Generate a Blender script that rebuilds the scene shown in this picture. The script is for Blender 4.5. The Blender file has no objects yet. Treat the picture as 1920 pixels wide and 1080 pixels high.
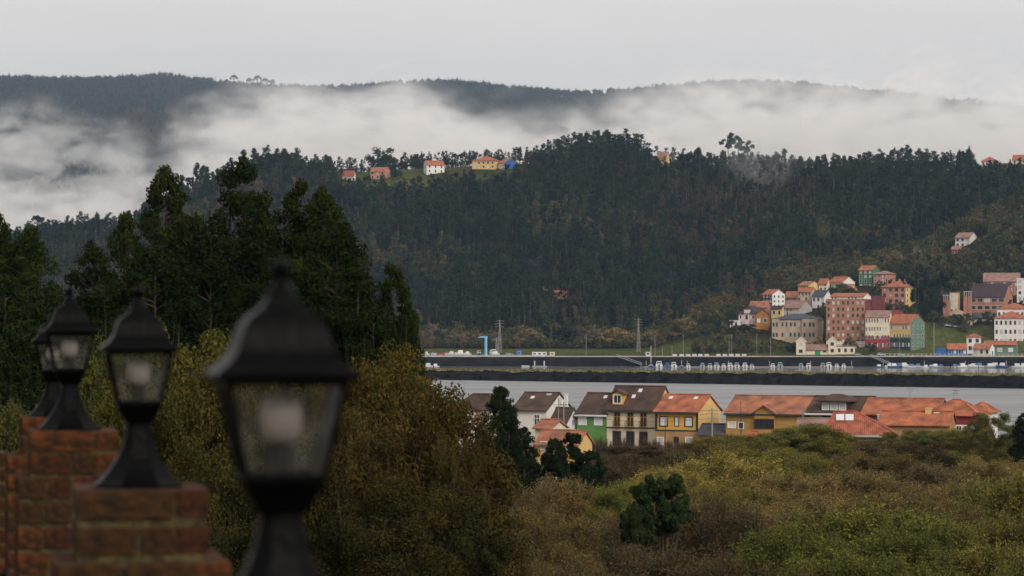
import bpy, math, random
import numpy as np
from mathutils import Vector
R = math.radians
random.seed(11)
sc = bpy.context.scene
# ------------------------------------------------------------------ camera, sky, sun, exposure
F, CX, HY, H = 5333.3, 960.0, 598.0, 26.0      # focal length in photo pixels, picture centre, horizon row, eye height over the water
cd = bpy.data.cameras.new('camera'); cam = bpy.data.objects.new('camera', cd); sc.collection.objects.link(cam)
cd.lens = 100; cd.sensor_width = 36; cd.clip_start = .2; cd.clip_end = 9000
cam.location = (0, 0, H); cam.rotation_euler = (R(90) + math.atan(58 / F), 0, 0)
cd.dof.use_dof = True; cd.dof.focus_distance = 700; cd.dof.aperture_fstop = 4.3; cd.dof.aperture_blades = 9
sc.camera = cam
SUN_EL, SUN_AZ = 33, 34                          # from behind the camera, to its right
w = bpy.data.worlds.new('World'); sc.world = w; w.use_nodes = True
nt = w.node_tree; nt.nodes.clear()
sky = nt.nodes.new('ShaderNodeTexSky'); sky.sky_type = 'NISHITA'; sky.sun_disc = False
sky.sun_elevation = R(SUN_EL); sky.sun_rotation = R(180 - SUN_AZ); sky.air_density = 1.2; sky.dust_density = 6
hs = nt.nodes.new('ShaderNodeHueSaturation'); hs.inputs['Saturation'].default_value = .12
tc = nt.nodes.new('ShaderNodeTexCoord'); mp = nt.nodes.new('ShaderNodeMapping'); mp.inputs['Scale'].default_value = (1.2, 1.2, 7)
ns = nt.nodes.new('ShaderNodeTexNoise'); ns.inputs['Scale'].default_value = 3.2; ns.inputs['Detail'].default_value = 5
cr = nt.nodes.new('ShaderNodeValToRGB'); cr.color_ramp.elements[0].position = .32; cr.color_ramp.elements[1].position = .7
cr.color_ramp.elements[0].color = (5.6, 5.36, 5.22, 1); cr.color_ramp.elements[1].color = (6.2, 5.94, 5.76, 1)
mx = nt.nodes.new('ShaderNodeMix'); mx.data_type = 'RGBA'; mx.inputs[0].default_value = .9
bg = nt.nodes.new('ShaderNodeBackground'); bg.inputs[1].default_value = .1
wo = nt.nodes.new('ShaderNodeOutputWorld')
L = nt.links.new
L(sky.outputs[0], hs.inputs['Color']); L(tc.outputs['Generated'], mp.inputs[0]); L(mp.outputs[0], ns.inputs['Vector']); L(ns.outputs[0], cr.inputs[0])
L(hs.outputs[0], mx.inputs[6]); L(cr.outputs[0], mx.inputs[7]); L(mx.outputs[2], bg.inputs[0]); L(bg.outputs[0], wo.inputs[0])
sl = bpy.data.lights.new('sun', 'SUN'); sl.energy = 1.5; sl.angle = R(22); sl.color = (1, .95, .88)
so = bpy.data.objects.new('sun', sl); sc.collection.objects.link(so); so.location = (60, -60, 90)
so.rotation_euler = (R(90 - SUN_EL), 0, R(SUN_AZ))
vs = sc.view_settings; vs.view_transform = 'Standard'; vs.look = 'None'; vs.exposure = .45; vs.gamma = 1; vs.use_curve_mapping = False
cy = sc.cycles; cy.use_denoising = True; cy.max_bounces = 6; cy.diffuse_bounces = 2; cy.glossy_bounces = 3; cy.transmission_bounces = 4
cy.transparent_max_bounces = 12; cy.volume_bounces = 5; cy.volume_step_rate = 3; cy.volume_max_steps = 256; cy.caustics_reflective = False; cy.caustics_refractive = False
try: cy.use_adaptive_sampling = True; cy.adaptive_threshold = .03
except Exception: pass
C = sc.collection

# ------------------------------------------------------------------ helpers
def PX(px, d): return (px - CX) / F * d
def PZ(py, d): return H + (HY - py) / F * d
def interp(x, pts): return np.interp(x, [p[0] for p in pts], [p[1] for p in pts])
def sstep(t): t = np.clip(t, 0, 1); return t * t * (3 - 2 * t)
def tag(o, label=None, cat=None, group=None, kind=None):
    for k, v in (('label', label), ('category', cat), ('group', group), ('kind', kind)):
        if v: o[k] = v
    return o
def thing(name, label, cat, loc=(0, 0, 0), rz=0, group=None):
    o = bpy.data.objects.new(name, None); C.objects.link(o); o.empty_display_size = .2
    o.location = loc; o.rotation_euler = (0, 0, rz); return tag(o, label, cat, group)
def put(name, mesh, parent=None, loc=(0, 0, 0), rz=0, scale=None, color=None):
    o = bpy.data.objects.new(name, mesh); C.objects.link(o)
    if parent: o.parent = parent
    o.location = loc; o.rotation_euler = (0, 0, rz)
    if scale is not None: o.scale = scale if hasattr(scale, '__len__') else (scale,) * 3
    if color: o.color = (*color, 1)
    return o
class MB:
    def __init__(s): s.v = []; s.f = []; s.m = []
    def add(s, vs, fs, m=0):
        b = len(s.v); s.v += [tuple(p) for p in vs]; s.f += [tuple(b + i for i in f) for f in fs]; s.m += [m] * len(fs); return s
    def box(s, x0, x1, y0, y1, z0, z1, m=0):
        return s.add([(x0,y0,z0),(x1,y0,z0),(x1,y1,z0),(x0,y1,z0),(x0,y0,z1),(x1,y0,z1),(x1,y1,z1),(x0,y1,z1)],
                     [(0,3,2,1),(4,5,6,7),(0,1,5,4),(1,2,6,5),(2,3,7,6),(3,0,4,7)], m)
    def loft(s, rings, m=0, cap=True):
        n = len(rings[0]); vs = [p for r in rings for p in r]; fs = []
        for k in range(len(rings) - 1):
            for i in range(n): j = (i + 1) % n; fs.append((k*n+i, k*n+j, (k+1)*n+j, (k+1)*n+i))
        if cap: fs.append(tuple(range(n))[::-1]); fs.append(tuple((len(rings)-1)*n + i for i in range(n)))
        return s.add(vs, fs, m)
    def tube(s, pts, rad, n=6, m=0):
        pts = [Vector(p) for p in pts]; rad = rad if hasattr(rad, '__len__') else [rad] * len(pts); rings = []
        for i, p in enumerate(pts):
            t = (pts[min(i+1, len(pts)-1)] - pts[max(i-1, 0)]).normalized()
            a = t.orthogonal().normalized(); b = t.cross(a)
            rings.append([p + (a * math.cos(q) + b * math.sin(q)) * rad[i] for q in [2*math.pi*k/n for k in range(n)]])
        return s.loft(rings, m)
    def lathe(s, prof, n=16, m=0, c=(0, 0)):
        return s.loft([[(c[0] + r*math.cos(2*math.pi*k/n), c[1] + r*math.sin(2*math.pi*k/n), z) for k in range(n)] for r, z in prof], m)
    def prism(s, poly, axis, a, b, m=0):
        """polygon in the two other axes swept along axis from a to b"""
        f = {'x': lambda u, v, t: (t, u, v), 'y': lambda u, v, t: (u, t, v), 'z': lambda u, v, t: (u, v, t)}[axis]
        return s.loft([[f(u, v, a) for u, v in poly], [f(u, v, b) for u, v in poly]], m)
    def mesh(s, name, mats, smooth=False):
        me = bpy.data.meshes.new(name); me.from_pydata(s.v, [], s.f)
        for q in (mats if isinstance(mats, (list, tuple)) else [mats]): me.materials.append(q)
        if any(s.m): me.polygons.foreach_set('material_index', s.m)
        if smooth: me.polygons.foreach_set('use_smooth', [True] * len(s.f))
        me.update(); return me
    def build(s, name, mats, parent=None, loc=(0, 0, 0), rz=0, smooth=False):
        return put(name, s.mesh(name, mats, smooth), parent, loc, rz)
def np_mesh(name, V, nper, tint=None, mat=None, extra=None):
    """V: (k*nper,3) polygons with nper corners each; extra: (V2, nper2, matindex)"""
    parts = [(V, nper, 0)] + ([extra] if extra else [])
    co = np.concatenate([p[0] for p in parts]).astype(np.float32); me = bpy.data.meshes.new(name)
    tot = np.concatenate([np.full(len(p[0]) // p[1], p[1]) for p in parts]); mi = np.concatenate([np.full(len(p[0]) // p[1], p[2]) for p in parts])
    me.vertices.add(len(co)); me.vertices.foreach_set('co', co.ravel())
    me.loops.add(len(co)); me.loops.foreach_set('vertex_index', np.arange(len(co), dtype=np.int32))
    st = np.concatenate([[0], np.cumsum(tot)[:-1]]); me.polygons.add(len(tot)); me.polygons.foreach_set('loop_start', st.astype(np.int32))
    try: me.polygons.foreach_set('loop_total', tot.astype(np.int32))
    except Exception: pass
    for q in (mat if isinstance(mat, (list, tuple)) else [mat]): me.materials.append(q)
    me.polygons.foreach_set('material_index', mi.astype(np.int32))
    if tint is not None:
        t = np.full(len(tot), .5, np.float32); t[:len(tint)] = tint
        a = me.attributes.new('tint', 'FLOAT', 'FACE'); a.data.foreach_set('value', t)
    me.update(calc_edges=True); me.validate(); return me

# ------------------------------------------------------------------ materials
M = {}
def nmat(name):
    m = bpy.data.materials.new(name); m.use_nodes = True; m.node_tree.nodes.clear(); M[name] = m
    n = m.node_tree.nodes; return m, n, m.node_tree.links.new
def mat(name, col, rough=.85, var=.18, scale=1.2, bump=0, bscale=8, spec=.25, metal=0, col2=None, wave=None, detail=4):
    m, n, l = nmat(name); o = n.new('ShaderNodeOutputMaterial'); p = n.new('ShaderNodeBsdfPrincipled'); l(p.outputs[0], o.inputs[0])
    p.inputs['Roughness'].default_value = rough; p.inputs['Specular IOR Level'].default_value = spec; p.inputs['Metallic'].default_value = metal
    t = n.new('ShaderNodeTexCoord'); z = n.new('ShaderNodeTexNoise'); z.inputs['Scale'].default_value = scale; z.inputs['Detail'].default_value = detail
    l(t.outputs['Object'], z.inputs['Vector']); r = n.new('ShaderNodeValToRGB'); l(z.outputs[0], r.inputs[0])
    c2 = col2 or tuple(min(1, c * (1 + var)) for c in col); c1 = col if col2 else tuple(c * (1 - var) for c in col)
    e = r.color_ramp.elements; e[0].position = .33; e[1].position = .68; e[0].color = (*c1, 1); e[1].color = (*c2, 1)
    out = r.outputs[0]
    if wave:
        wv = n.new('ShaderNodeTexWave'); wv.wave_type = 'BANDS'; wv.bands_direction = wave[0]; wv.inputs['Scale'].default_value = wave[1]; wv.inputs['Distortion'].default_value = wave[2] if len(wave) > 2 else .4
        l(t.outputs['Object'], wv.inputs['Vector']); b = n.new('ShaderNodeBump'); b.inputs['Strength'].default_value = .9; b.inputs['Distance'].default_value = .08
        l(wv.outputs['Fac'], b.inputs['Height']); l(b.outputs[0], p.inputs['Normal'])
    elif bump:
        z2 = n.new('ShaderNodeTexNoise'); z2.inputs['Scale'].default_value = bscale; z2.inputs['Detail'].default_value = 5; l(t.outputs['Object'], z2.inputs['Vector'])
        b = n.new('ShaderNodeBump'); b.inputs['Strength'].default_value = bump; b.inputs['Distance'].default_value = .05; l(z2.outputs[0], b.inputs['Height']); l(b.outputs[0], p.inputs['Normal'])
    l(out, p.inputs['Base Color']); return m
def leafmat(name, mode='object', ramp=None, trans=.22):
    """foliage: object colour (or a per-instance ramp) varied leaf by leaf"""
    m, n, l = nmat(name); o = n.new('ShaderNodeOutputMaterial'); d = n.new('ShaderNodeBsdfDiffuse'); tr = n.new('ShaderNodeBsdfTranslucent'); mxs = n.new('ShaderNodeMixShader')
    oi = n.new('ShaderNodeObjectInfo'); a = n.new('ShaderNodeAttribute'); a.attribute_name = 'tint'
    r = n.new('ShaderNodeValToRGB'); e = r.color_ramp.elements
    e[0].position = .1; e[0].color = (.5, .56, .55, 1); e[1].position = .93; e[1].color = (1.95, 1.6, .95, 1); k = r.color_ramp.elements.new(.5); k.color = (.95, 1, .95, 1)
    l(a.outputs['Fac'], r.inputs[0]); mu = n.new('ShaderNodeMix'); mu.data_type = 'RGBA'; mu.blend_type = 'MULTIPLY'; mu.inputs[0].default_value = 1
    if mode == 'object': src = oi.outputs['Color']
    else:
        rr = n.new('ShaderNodeValToRGB'); rr.color_ramp.elements[0].color = (*ramp[0][1], 1); rr.color_ramp.elements[0].position = ramp[0][0]
        rr.color_ramp.elements[1].color = (*ramp[-1][1], 1); rr.color_ramp.elements[1].position = ramp[-1][0]
        for p_, c_ in ramp[1:-1]: q = rr.color_ramp.elements.new(p_); q.color = (*c_, 1)
        l(oi.outputs['Random'], rr.inputs[0]); src = rr.outputs[0]
    l(src, mu.inputs[6]); l(r.outputs[0], mu.inputs[7]); l(mu.outputs[2], d.inputs[0]); l(mu.outputs[2], tr.inputs[0])
    mxs.inputs[0].default_value = trans; l(d.outputs[0], mxs.inputs[1]); l(tr.outputs[0], mxs.inputs[2]); l(mxs.outputs[0], o.inputs[0]); return m
leafmat('leaf'); 
leafmat('forest_leaf', 'r', [(0, (0.013, 0.020, 0.018)), (.4, (0.020, 0.029, 0.024)), (.7, (0.029, 0.041, 0.029)), (.92, (0.043, 0.054, 0.035)), (1, (0.061, 0.065, 0.038))])
leafmat('olive_leaf', 'r', [(0, (0.045, 0.057, 0.029)), (.5, (0.069, 0.078, 0.038)), (.85, (0.098, 0.097, 0.045)), (1, (0.127, 0.098, 0.049))])
leafmat('rust_leaf', 'r', [(0, (0.053, 0.040, 0.031)), (.5, (0.079, 0.053, 0.036)), (.85, (0.105, 0.065, 0.040)), (1, (0.140, 0.096, 0.044))])
leafmat('mountain_leaf', 'r', [(0, (.022, .028, .03)), (.6, (.035, .04, .04)), (1, (.055, .05, .045))])
leafmat('scrub_leaf', 'r', [(0, (0.033, 0.048, 0.027)), (.3, (0.061, 0.075, 0.033)), (.6, (0.102, 0.106, 0.051)), (.8, (0.124, 0.096, 0.057)), (1, (0.158, 0.106, 0.061))])
mat('bark', (.07, .05, .037), .95, .35, 3, .5, 6); mat('pale_bark', (.085, .07, .06), .9, .4, 1.5, .3, 5); mat('twig', (.075, .056, .038), .95, .3, 2)
WHITE = mat('white_paint', (.72, .68, .63), var=.1, scale=.35); mat('cream_paint', (.68, .58, .43), var=.12, scale=.35); mat('yellow_paint', (.66, .36, .07), var=.12, scale=.35)
mat('pale_yellow', (.66, .44, .17), var=.1, scale=.35); mat('ochre_paint', (.42, .24, .07), var=.2, scale=.3); mat('tan_paint', (.38, .22, .1), var=.2, scale=.5)
mat('green_paint', (.11, .25, .07), var=.15, scale=.35); mat('deep_green', (.07, .17, .085), var=.15, scale=.35); mat('sea_green', (.13, .19, .14), var=.15, scale=.35); mat('blue_paint', (.04, .13, .34), var=.15, scale=.4)
mat('salmon_paint', (.5, .22, .16), var=.15, scale=.3); mat('pink_white', (.66, .52, .48), var=.15, scale=.5); mat('brick_face', (.38, .18, .115), var=.16, scale=.35)
mat('dark_red', (.17, .045, .045), var=.15, scale=.3); mat('crimson', (.28, .045, .05), var=.2, scale=.5); mat('stone_beige', (.47, .35, .25), var=.2, scale=.25)
mat('grey_wall', (.22, .19, .17), var=.25, scale=.5); mat('pink_wall', (.2, .13, .12), var=.3, scale=.4); mat('barn_ochre', (.34, .15, .035), var=.3, scale=.4)
mat('dark_wood', (.06, .04, .032), var=.3); mat('grey_side', (.34, .31, .29), var=.12, scale=.3); mat('slate', (.05, .053, .062), .6, .25, .8)
mat('tile_orange', (.22, .085, .052), .85, .3, .6, detail=9, col2=(.53, .165, .08), wave=('X', 1.3)); mat('tile_red', (.19, .065, .042), .85, .3, .9, detail=9, col2=(.46, .13, .07), wave=('X', 1.15))
mat('tile_salmon', (.2, .09, .06), .85, .25, .55, detail=9, col2=(.5, .19, .1), wave=('X', 1.3)); mat('tile_brown', (.055, .035, .027), .8, .22, .5, detail=7, col2=(.11, .065, .046), wave=('X', 1.3)); mat('tile_purple', (.05, .03, .036), .8, .2, .6)
mat('tile_dusty', (.26, .15, .12), .85, .25, .4)
mat('glass_dark', (.03, .034, .04), .12, .2, 2, spec=.6); mat('shutter_white', (.62, .62, .64), .6, .06, 2); mat('frame_white', (.72, .71, .7), .6, .05); mat('frame_brown', (.06, .035, .025), .7)
mat('frame_yellow', (.5, .26, .05), .7); mat('curtain', (.5, .48, .46), .8, .15, 3); mat('green_door', (.02, .27, .09), .5, .05); mat('trim_dark', (.03, .045, .045), .6)
mat('concrete', (.36, .33, .29), .9, .2, .4, .3); mat('quay_stone', (.014, .013, .014), 1, .5, .18, .6, .8, spec=0); mat('steel', (.3, .31, .32), .5, .1, metal=.5); mat('pole_concrete', (.27, .25, .23), .9, .15)
mat('crane_blue', (.19, .4, .62), .5, .08); mat('hull_white', (.58, .58, .575), .35, .05, spec=.5); mat('hull_blue', (.05, .1, .22), .35, .1, spec=.5); mat('hull_grey', (.3, .33, .36), .4, .1); mat('hull_red', (.5, .06, .05), .4)
mat('canvas_blue', (.1, .17, .3), .8); mat('rubber', (.02, .02, .022), .8); mat('wire_black', (.02, .02, .02), .6)
mat('lamp_black', (.0016, .0016, .0017), .4, .25, 6, .1, 40, spec=.05); mat('frosted', (.42, .39, .36), .5, .06, 4); 
mat('brick_a', (.022, .011, .005), .95, .4, 3.2, .9, 14, col2=(.19, .058, .015), detail=7); mat('brick_b', (.018, .009, .004), .95, .4, 3.6, .9, 14, col2=(.12, .036, .01), detail=7); mat('brick_c', (.016, .01, .004), .95, .5, 4, .9, 12, col2=(.095, .04, .011), detail=7)
mat('mortar', (.03, .026, .014), .97, .4, 14, .9, 35, col2=(.12, .088, .034))
def lampglass():
    m, n, l = nmat('lamp_glass'); o = n.new('ShaderNodeOutputMaterial'); t = n.new('ShaderNodeBsdfTransparent'); g = n.new('ShaderNodeBsdfGlossy'); d = n.new('ShaderNodeBsdfDiffuse')
    t.inputs[0].default_value = (.93, .92, .9, 1); g.inputs['Roughness'].default_value = .12; d.inputs[0].default_value = (.86, .82, .76, 1)
    fr = n.new('ShaderNodeFresnel'); fr.inputs[0].default_value = 1.3; a = n.new('ShaderNodeMixShader'); b = n.new('ShaderNodeMixShader')
    tc_ = n.new('ShaderNodeTexCoord'); z = n.new('ShaderNodeTexNoise'); z.inputs['Scale'].default_value = 14; z.inputs['Detail'].default_value = 4; l(tc_.outputs['Object'], z.inputs['Vector'])
    mr = n.new('ShaderNodeMapRange'); mr.inputs[1].default_value = .3; mr.inputs[2].default_value = .75; mr.inputs[3].default_value = .003; mr.inputs[4].default_value = .032; l(z.outputs[0], mr.inputs[0])
    l(mr.outputs[0], a.inputs[0]); l(t.outputs[0], a.inputs[1]); l(d.outputs[0], a.inputs[2]); l(fr.outputs[0], b.inputs[0]); l(a.outputs[0], b.inputs[1]); l(g.outputs[0], b.inputs[2]); l(b.outputs[0], o.inputs[0])
lampglass()
def watermat(name, rough, bump, bs):
    m, n, l = nmat(name); o = n.new('ShaderNodeOutputMaterial'); p = n.new('ShaderNodeBsdfPrincipled'); l(p.outputs[0], o.inputs[0])
    p.inputs['Base Color'].default_value = (.21, .21, .212, 1); p.inputs['IOR'].default_value = 1.33; p.inputs['Specular IOR Level'].default_value = .5
    t = n.new('ShaderNodeTexCoord'); mp = n.new('ShaderNodeMapping'); mp.inputs['Scale'].default_value = (.004, .03, 1); z = n.new('ShaderNodeTexNoise'); z.inputs['Scale'].default_value = 1; z.inputs['Detail'].default_value = 5; z.inputs['Roughness'].default_value = .65
    l(t.outputs['Object'], mp.inputs[0]); l(mp.outputs[0], z.inputs['Vector'])
    mr = n.new('ShaderNodeMapRange'); mr.inputs[1].default_value = .36; mr.inputs[2].default_value = .6; mr.inputs[3].default_value = rough[0]; mr.inputs[4].default_value = rough[1]; l(z.outputs[0], mr.inputs[0]); l(mr.outputs[0], p.inputs['Roughness'])
    z2 = n.new('ShaderNodeTexNoise'); z2.inputs['Scale'].default_value = bs; z2.inputs['Detail'].default_value = 3; mp2 = n.new('ShaderNodeMapping'); mp2.inputs['Scale'].default_value = (.5, 1, 1)
    l(t.outputs['Object'], mp2.inputs[0]); l(mp2.outputs[0], z2.inputs['Vector']); b = n.new('ShaderNodeBump'); b.inputs['Strength'].default_value = bump; b.inputs['Distance'].default_value = .5
    l(z2.outputs[0], b.inputs['Height']); l(b.outputs[0], p.inputs['Normal'])
watermat('water', (.34, .62), .3, .6); watermat('calm_water', (.05, .12), .04, .5)
def groundmat():
    m, n, l = nmat('ground'); o = n.new('ShaderNodeOutputMaterial'); d = n.new('ShaderNodeBsdfDiffuse'); l(d.outputs[0], o.inputs[0])
    t = n.new('ShaderNodeTexCoord'); z = n.new('ShaderNodeTexNoise'); z.inputs['Scale'].default_value = .03; z.inputs['Detail'].default_value = 8; l(t.outputs['Object'], z.inputs['Vector'])
    r1 = n.new('ShaderNodeValToRGB'); e = r1.color_ramp.elements; e[0].position = .35; e[1].position = .65; e[0].color = (.022, .019, .012, 1); e[1].color = (.045, .028, .018, 1)
    r2 = n.new('ShaderNodeValToRGB'); e = r2.color_ramp.elements; e[0].position = .35; e[1].position = .65; e[0].color = (.045, .062, .018, 1); e[1].color = (.09, .09, .034, 1)
    l(z.outputs[0], r1.inputs[0]); l(z.outputs[0], r2.inputs[0]); a = n.new('ShaderNodeAttribute'); a.attribute_name = 'grass'
    mxn = n.new('ShaderNodeMix'); mxn.data_type = 'RGBA'; l(a.outputs['Fac'], mxn.inputs[0]); l(r1.outputs[0], mxn.inputs[6]); l(r2.outputs[0], mxn.inputs[7]); z3 = n.new('ShaderNodeTexNoise'); z3.inputs['Scale'].default_value = .45; z3.inputs['Detail'].default_value = 6; l(t.outputs['Object'], z3.inputs['Vector']); r3 = n.new('ShaderNodeValToRGB'); e = r3.color_ramp.elements; e[0].position = .3; e[1].position = .7; e[0].color = (.55, .6, .6, 1); e[1].color = (1.35, 1.25, 1.1, 1); l(z3.outputs[0], r3.inputs[0]); mu = n.new('ShaderNodeMix'); mu.data_type = 'RGBA'; mu.blend_type = 'MULTIPLY'; mu.inputs[0].default_value = 1; l(mxn.outputs[2], mu.inputs[6]); l(r3.outputs[0], mu.inputs[7]); l(mu.outputs[2], d.inputs[0])
groundmat()
mat('dyke_rock', (.012, .0115, .0115), 1, .5, .35, 1, .9, spec=0); mat('dyke_grass', (.1, .105, .035), .95, .4, .15, .6, 1, col2=(.2, .15, .08))
# ------------------------------------------------------------------ houses as data: facade columns c0..c1, visible side c1..c2, rows of base, eave, ridge, distance
def dt(pyb): return 1590 + (662 - pyb) * 1.75
def hs_(name, label, cat, c, rows, d, wall, roof, rt='gx', **k): return dict(name=name, label=label, cat=cat, c=c, rows=rows, d=d, wall=wall, roof=roof, rt=rt, **k)
NEAR = [
 hs_('house', 'brown hip-roofed house with a brick-red corner, half hidden behind the golden tree', 'house', (852, 935, 950), (848, 770, 740), 462, 'cream_paint', 'tile_brown', 'hip', th=22, wins=[(880, 790, 15, 26, 'shutter_white', 'frame_white')], trim=[(868, 876, 'brick_face'), (893, 901, 'brick_face')]),
 hs_('house', 'white house with brown roof and white chimney behind the dark cypress', 'house', (962, 1025, 1073), (848, 769, 740), 466, 'white_paint', 'tile_brown', 'gx', th=27, chim=[(1031, 757, 741, 'white_paint', 8), (1062, 752, 740, 'white_paint', 6)], wins=[(1007, 788, 9, 19, 'glass_dark', 'frame_white')], sky=[(999, 749)]),
 hs_('lean_to_annex', 'low white annex under a steep dark brown roof beside the green house', 'house', (1032, 1062, 1084), (840, 793, 768), 460, 'white_paint', 'tile_brown', 'gx', th=35, wins=[(1075, 793, 6, 10, 'glass_dark', 'frame_white', 's')]),
 hs_('house', 'bright green rendered house with two white shuttered windows', 'house', (1082, 1138, 1139), (846, 776, 741), 459, 'green_paint', 'tile_brown', 'gx', th=27, D=9, wins=[(1093, 789, 12, 14, 'shutter_white', 'frame_white'), (1122, 789, 12, 14, 'shutter_white', 'frame_white')], fascia='frame_white', sky=[(1137, 748)]),
 hs_('house', 'white house with yellow window surrounds, balcony and yellow roof dormer', 'house', (1139, 1229, 1268), (848, 767, 728), 455, 'cream_paint', 'tile_brown', 'gx', th=27, side='pale_yellow', wins=[(1158.5, 787, 10, 25, 'glass_dark', 'frame_yellow'), (1183, 787, 10, 25, 'glass_dark', 'frame_yellow'), (1207, 787, 10, 25, 'glass_dark', 'frame_yellow'), (1158, 824, 12, 26, 'glass_dark', 'frame_brown'), (1183, 824, 12, 26, 'glass_dark', 'frame_brown'), (1207, 824, 12, 26, 'glass_dark', 'frame_brown')], fascia='trim_dark', dormer=(1162, 750, 22, 'yellow_paint', 'gable'), sky=[(1203, 736), (1190, 747)], balcony=[(1158.5, 798, 14), (1183, 798, 19), (1207, 798, 14)], band=803),
 hs_('house', 'bright yellow house with orange roof and white roller shutters', 'house', (1230, 1309, 1358), (846, 772, 744), 450, 'yellow_paint', 'tile_orange', 'gx', th=27, side='pale_yellow', wins=[(1246, 791, 12, 16, 'shutter_white', 'frame_brown'), (1270, 791, 6.5, 16, 'shutter_white', 'frame_brown'), (1292, 791, 12, 16, 'shutter_white', 'frame_brown'), (1269.5, 826, 7, 11, 'glass_dark', 'frame_brown'), (1292, 828, 10, 14, 'curtain', 'frame_white'), (1240, 828, 10, 12, 'curtain', 'frame_white')], fascia='trim_dark', low=(808, 'tan_paint'), corner='trim_dark', sky=[(1262, 750), (1308, 750)]),  # right gable in a paler yellow: its stronger light put into the colour
 hs_('shed', 'small ochre lean-to under a dark sloping roof beside the yellow gable', 'shed', (1312, 1363, 1364), (846, 815, 799), 447, 'ochre_paint', 'slate', 'gx', th=20, D=5, wins=[(1338, 826, 6, 10, 'glass_dark', 'frame_white'), (1352, 826, 6, 10, 'glass_dark', 'frame_white')]),
 hs_('house', 'long ochre house with orange tiled roof and a small front gable', 'house', (1366, 1518, 1519), (846, 776, 747), 441, 'ochre_paint', 'tile_salmon', 'gx', th=25, D=9.5, wins=[(1377, 799, 12, 9, 'cream_paint', 'frame_white'), (1394, 800, 8, 11, 'glass_dark', 'frame_white')], fascia='trim_dark', gablet=(1438, 40, 762, 'ochre_paint', [(1438, 796, 36, 15, 'glass_dark', 'frame_brown')])),
 hs_('house', 'dark brown roofed house with a wide glazed dormer and pale green wall', 'house', (1517, 1622, 1623), (846, 775, 748), 437, 'green_paint', 'tile_brown', 'gx', th=25, D=9.5, fascia='frame_white', dormer=(1569, 764, 52, 'frame_brown', 'hip'), wins=[(1555, 783, 14, 8, 'glass_dark', 'frame_brown')]),
 hs_('house', 'long low terracotta-roofed terrace at the end of the village row', 'house', (1621, 1755, 1756), (846, 778, 752), 431, 'dark_red', 'tile_orange', 'gx', th=20, D=11, chim=[(1706, 0, 0, '', 0)][:0]),
 hs_('house', 'terracotta hip-roofed house with crimson wall and white base', 'house', (1740, 1832, 1865), (846, 781, 751), 428, 'crimson', 'tile_orange', 'hip', th=24, low=(797, 'white_paint'), wins=[(1800, 803, 8, 7, 'glass_dark', 'frame_white'), (1815, 803, 8, 7, 'glass_dark', 'frame_white')]),
 hs_('house', 'far terracotta hip roof peeping out behind the crimson-walled house', 'house', (1815, 1850, 1880), (840, 775, 756), 446, 'white_paint', 'tile_orange', 'hip', th=26),
 hs_('outhouse', 'low orange-roofed outhouse with two little yellow chimney turrets', 'house', (1655, 1780, 1786), (846, 797, 776), 418, 'tan_paint', 'tile_orange', 'gx', th=16, D=7, chim=[(1748, 786, 768, 'pale_yellow', 11), (1763, 792, 776, 'cream_paint', 9), (1658, 788, 781, 'cream_paint', 6), (1679, 800, 789, 'slate', 8)]),
 hs_('house', 'grey-walled house with red tiled hip roof and two white solar panels', 'house', (1552, 1678, 1684), (858, 817, 774), 404, 'grey_wall', 'tile_red', 'hip', th=7, D=9, ridge=(1572, 1614), wins=[(1592, 833, 28, 10, 'glass_dark', 'frame_brown'), (1640, 833, 18, 10, 'glass_dark', 'frame_brown')], solar=[(1581, 788, 16), (1598.5, 788, 16)], fascia='concrete'),
 hs_('shed', 'low brown-roofed shed between the long ochre house and the solar roof', 'shed', (1495, 1556, 1557), (850, 806, 789), 420, 'grey_wall', 'tile_dusty', 'gx', th=12, D=6),
 hs_('outhouse', 'small red-tiled roof rising over the thicket below the long ochre house', 'house', (1376, 1440, 1452), (856, 836, 810), 415, 'tan_paint', 'tile_red', 'hip', th=20),
 hs_('house', 'yellow house with pale red roof seen through the dark saplings', 'house', (1006, 1084, 1104), (915, 833, 812), 352, 'yellow_paint', 'tile_salmon', 'gx', th=27, side='pale_yellow', wins=[(1020, 837, 10, 14, 'curtain', 'frame_white'), (1060, 837, 14, 12, 'curtain', 'frame_white'), (1020, 853, 5, 7, 'glass_dark', 'frame_white'), (1028, 878, 9, 16, 'glass_dark', 'frame_white')], low=(866, 'white_paint')),  # paler gable side: the light falling on it is in the wall colour
 hs_('house', 'small brownish-red roof peeping behind the yellow house', 'house', (1003, 1034, 1046), (862, 803, 791), 374, 'cream_paint', 'tile_salmon', 'gx', th=30),
 hs_('shed', 'whitewashed shed with a dull brown roof in front of the yellow house', 'shed', (985, 1032, 1050), (912, 901, 889), 338, 'white_paint', 'tile_dusty', 'gx', th=25),
 hs_('outhouse', 'long grey-roofed pinkish outhouse low among the saplings', 'house', (982, 1060, 1075), (966, 925, 906), 318, 'pink_wall', 'grey_wall', 'gx', th=15, D=7, wins=[(1002, 946, 12, 10, 'glass_dark', 'frame_white')]),
]
NB = 'houses of the town across the water'
def tw(name, label, c, rows, wall, roof, rt='gx', d=None, **k):
    return hs_(name, label, k.pop('cat', 'house'), c, rows, d or dt(rows[0]), wall, roof, rt, group=NB, far=True, **k)
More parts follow.
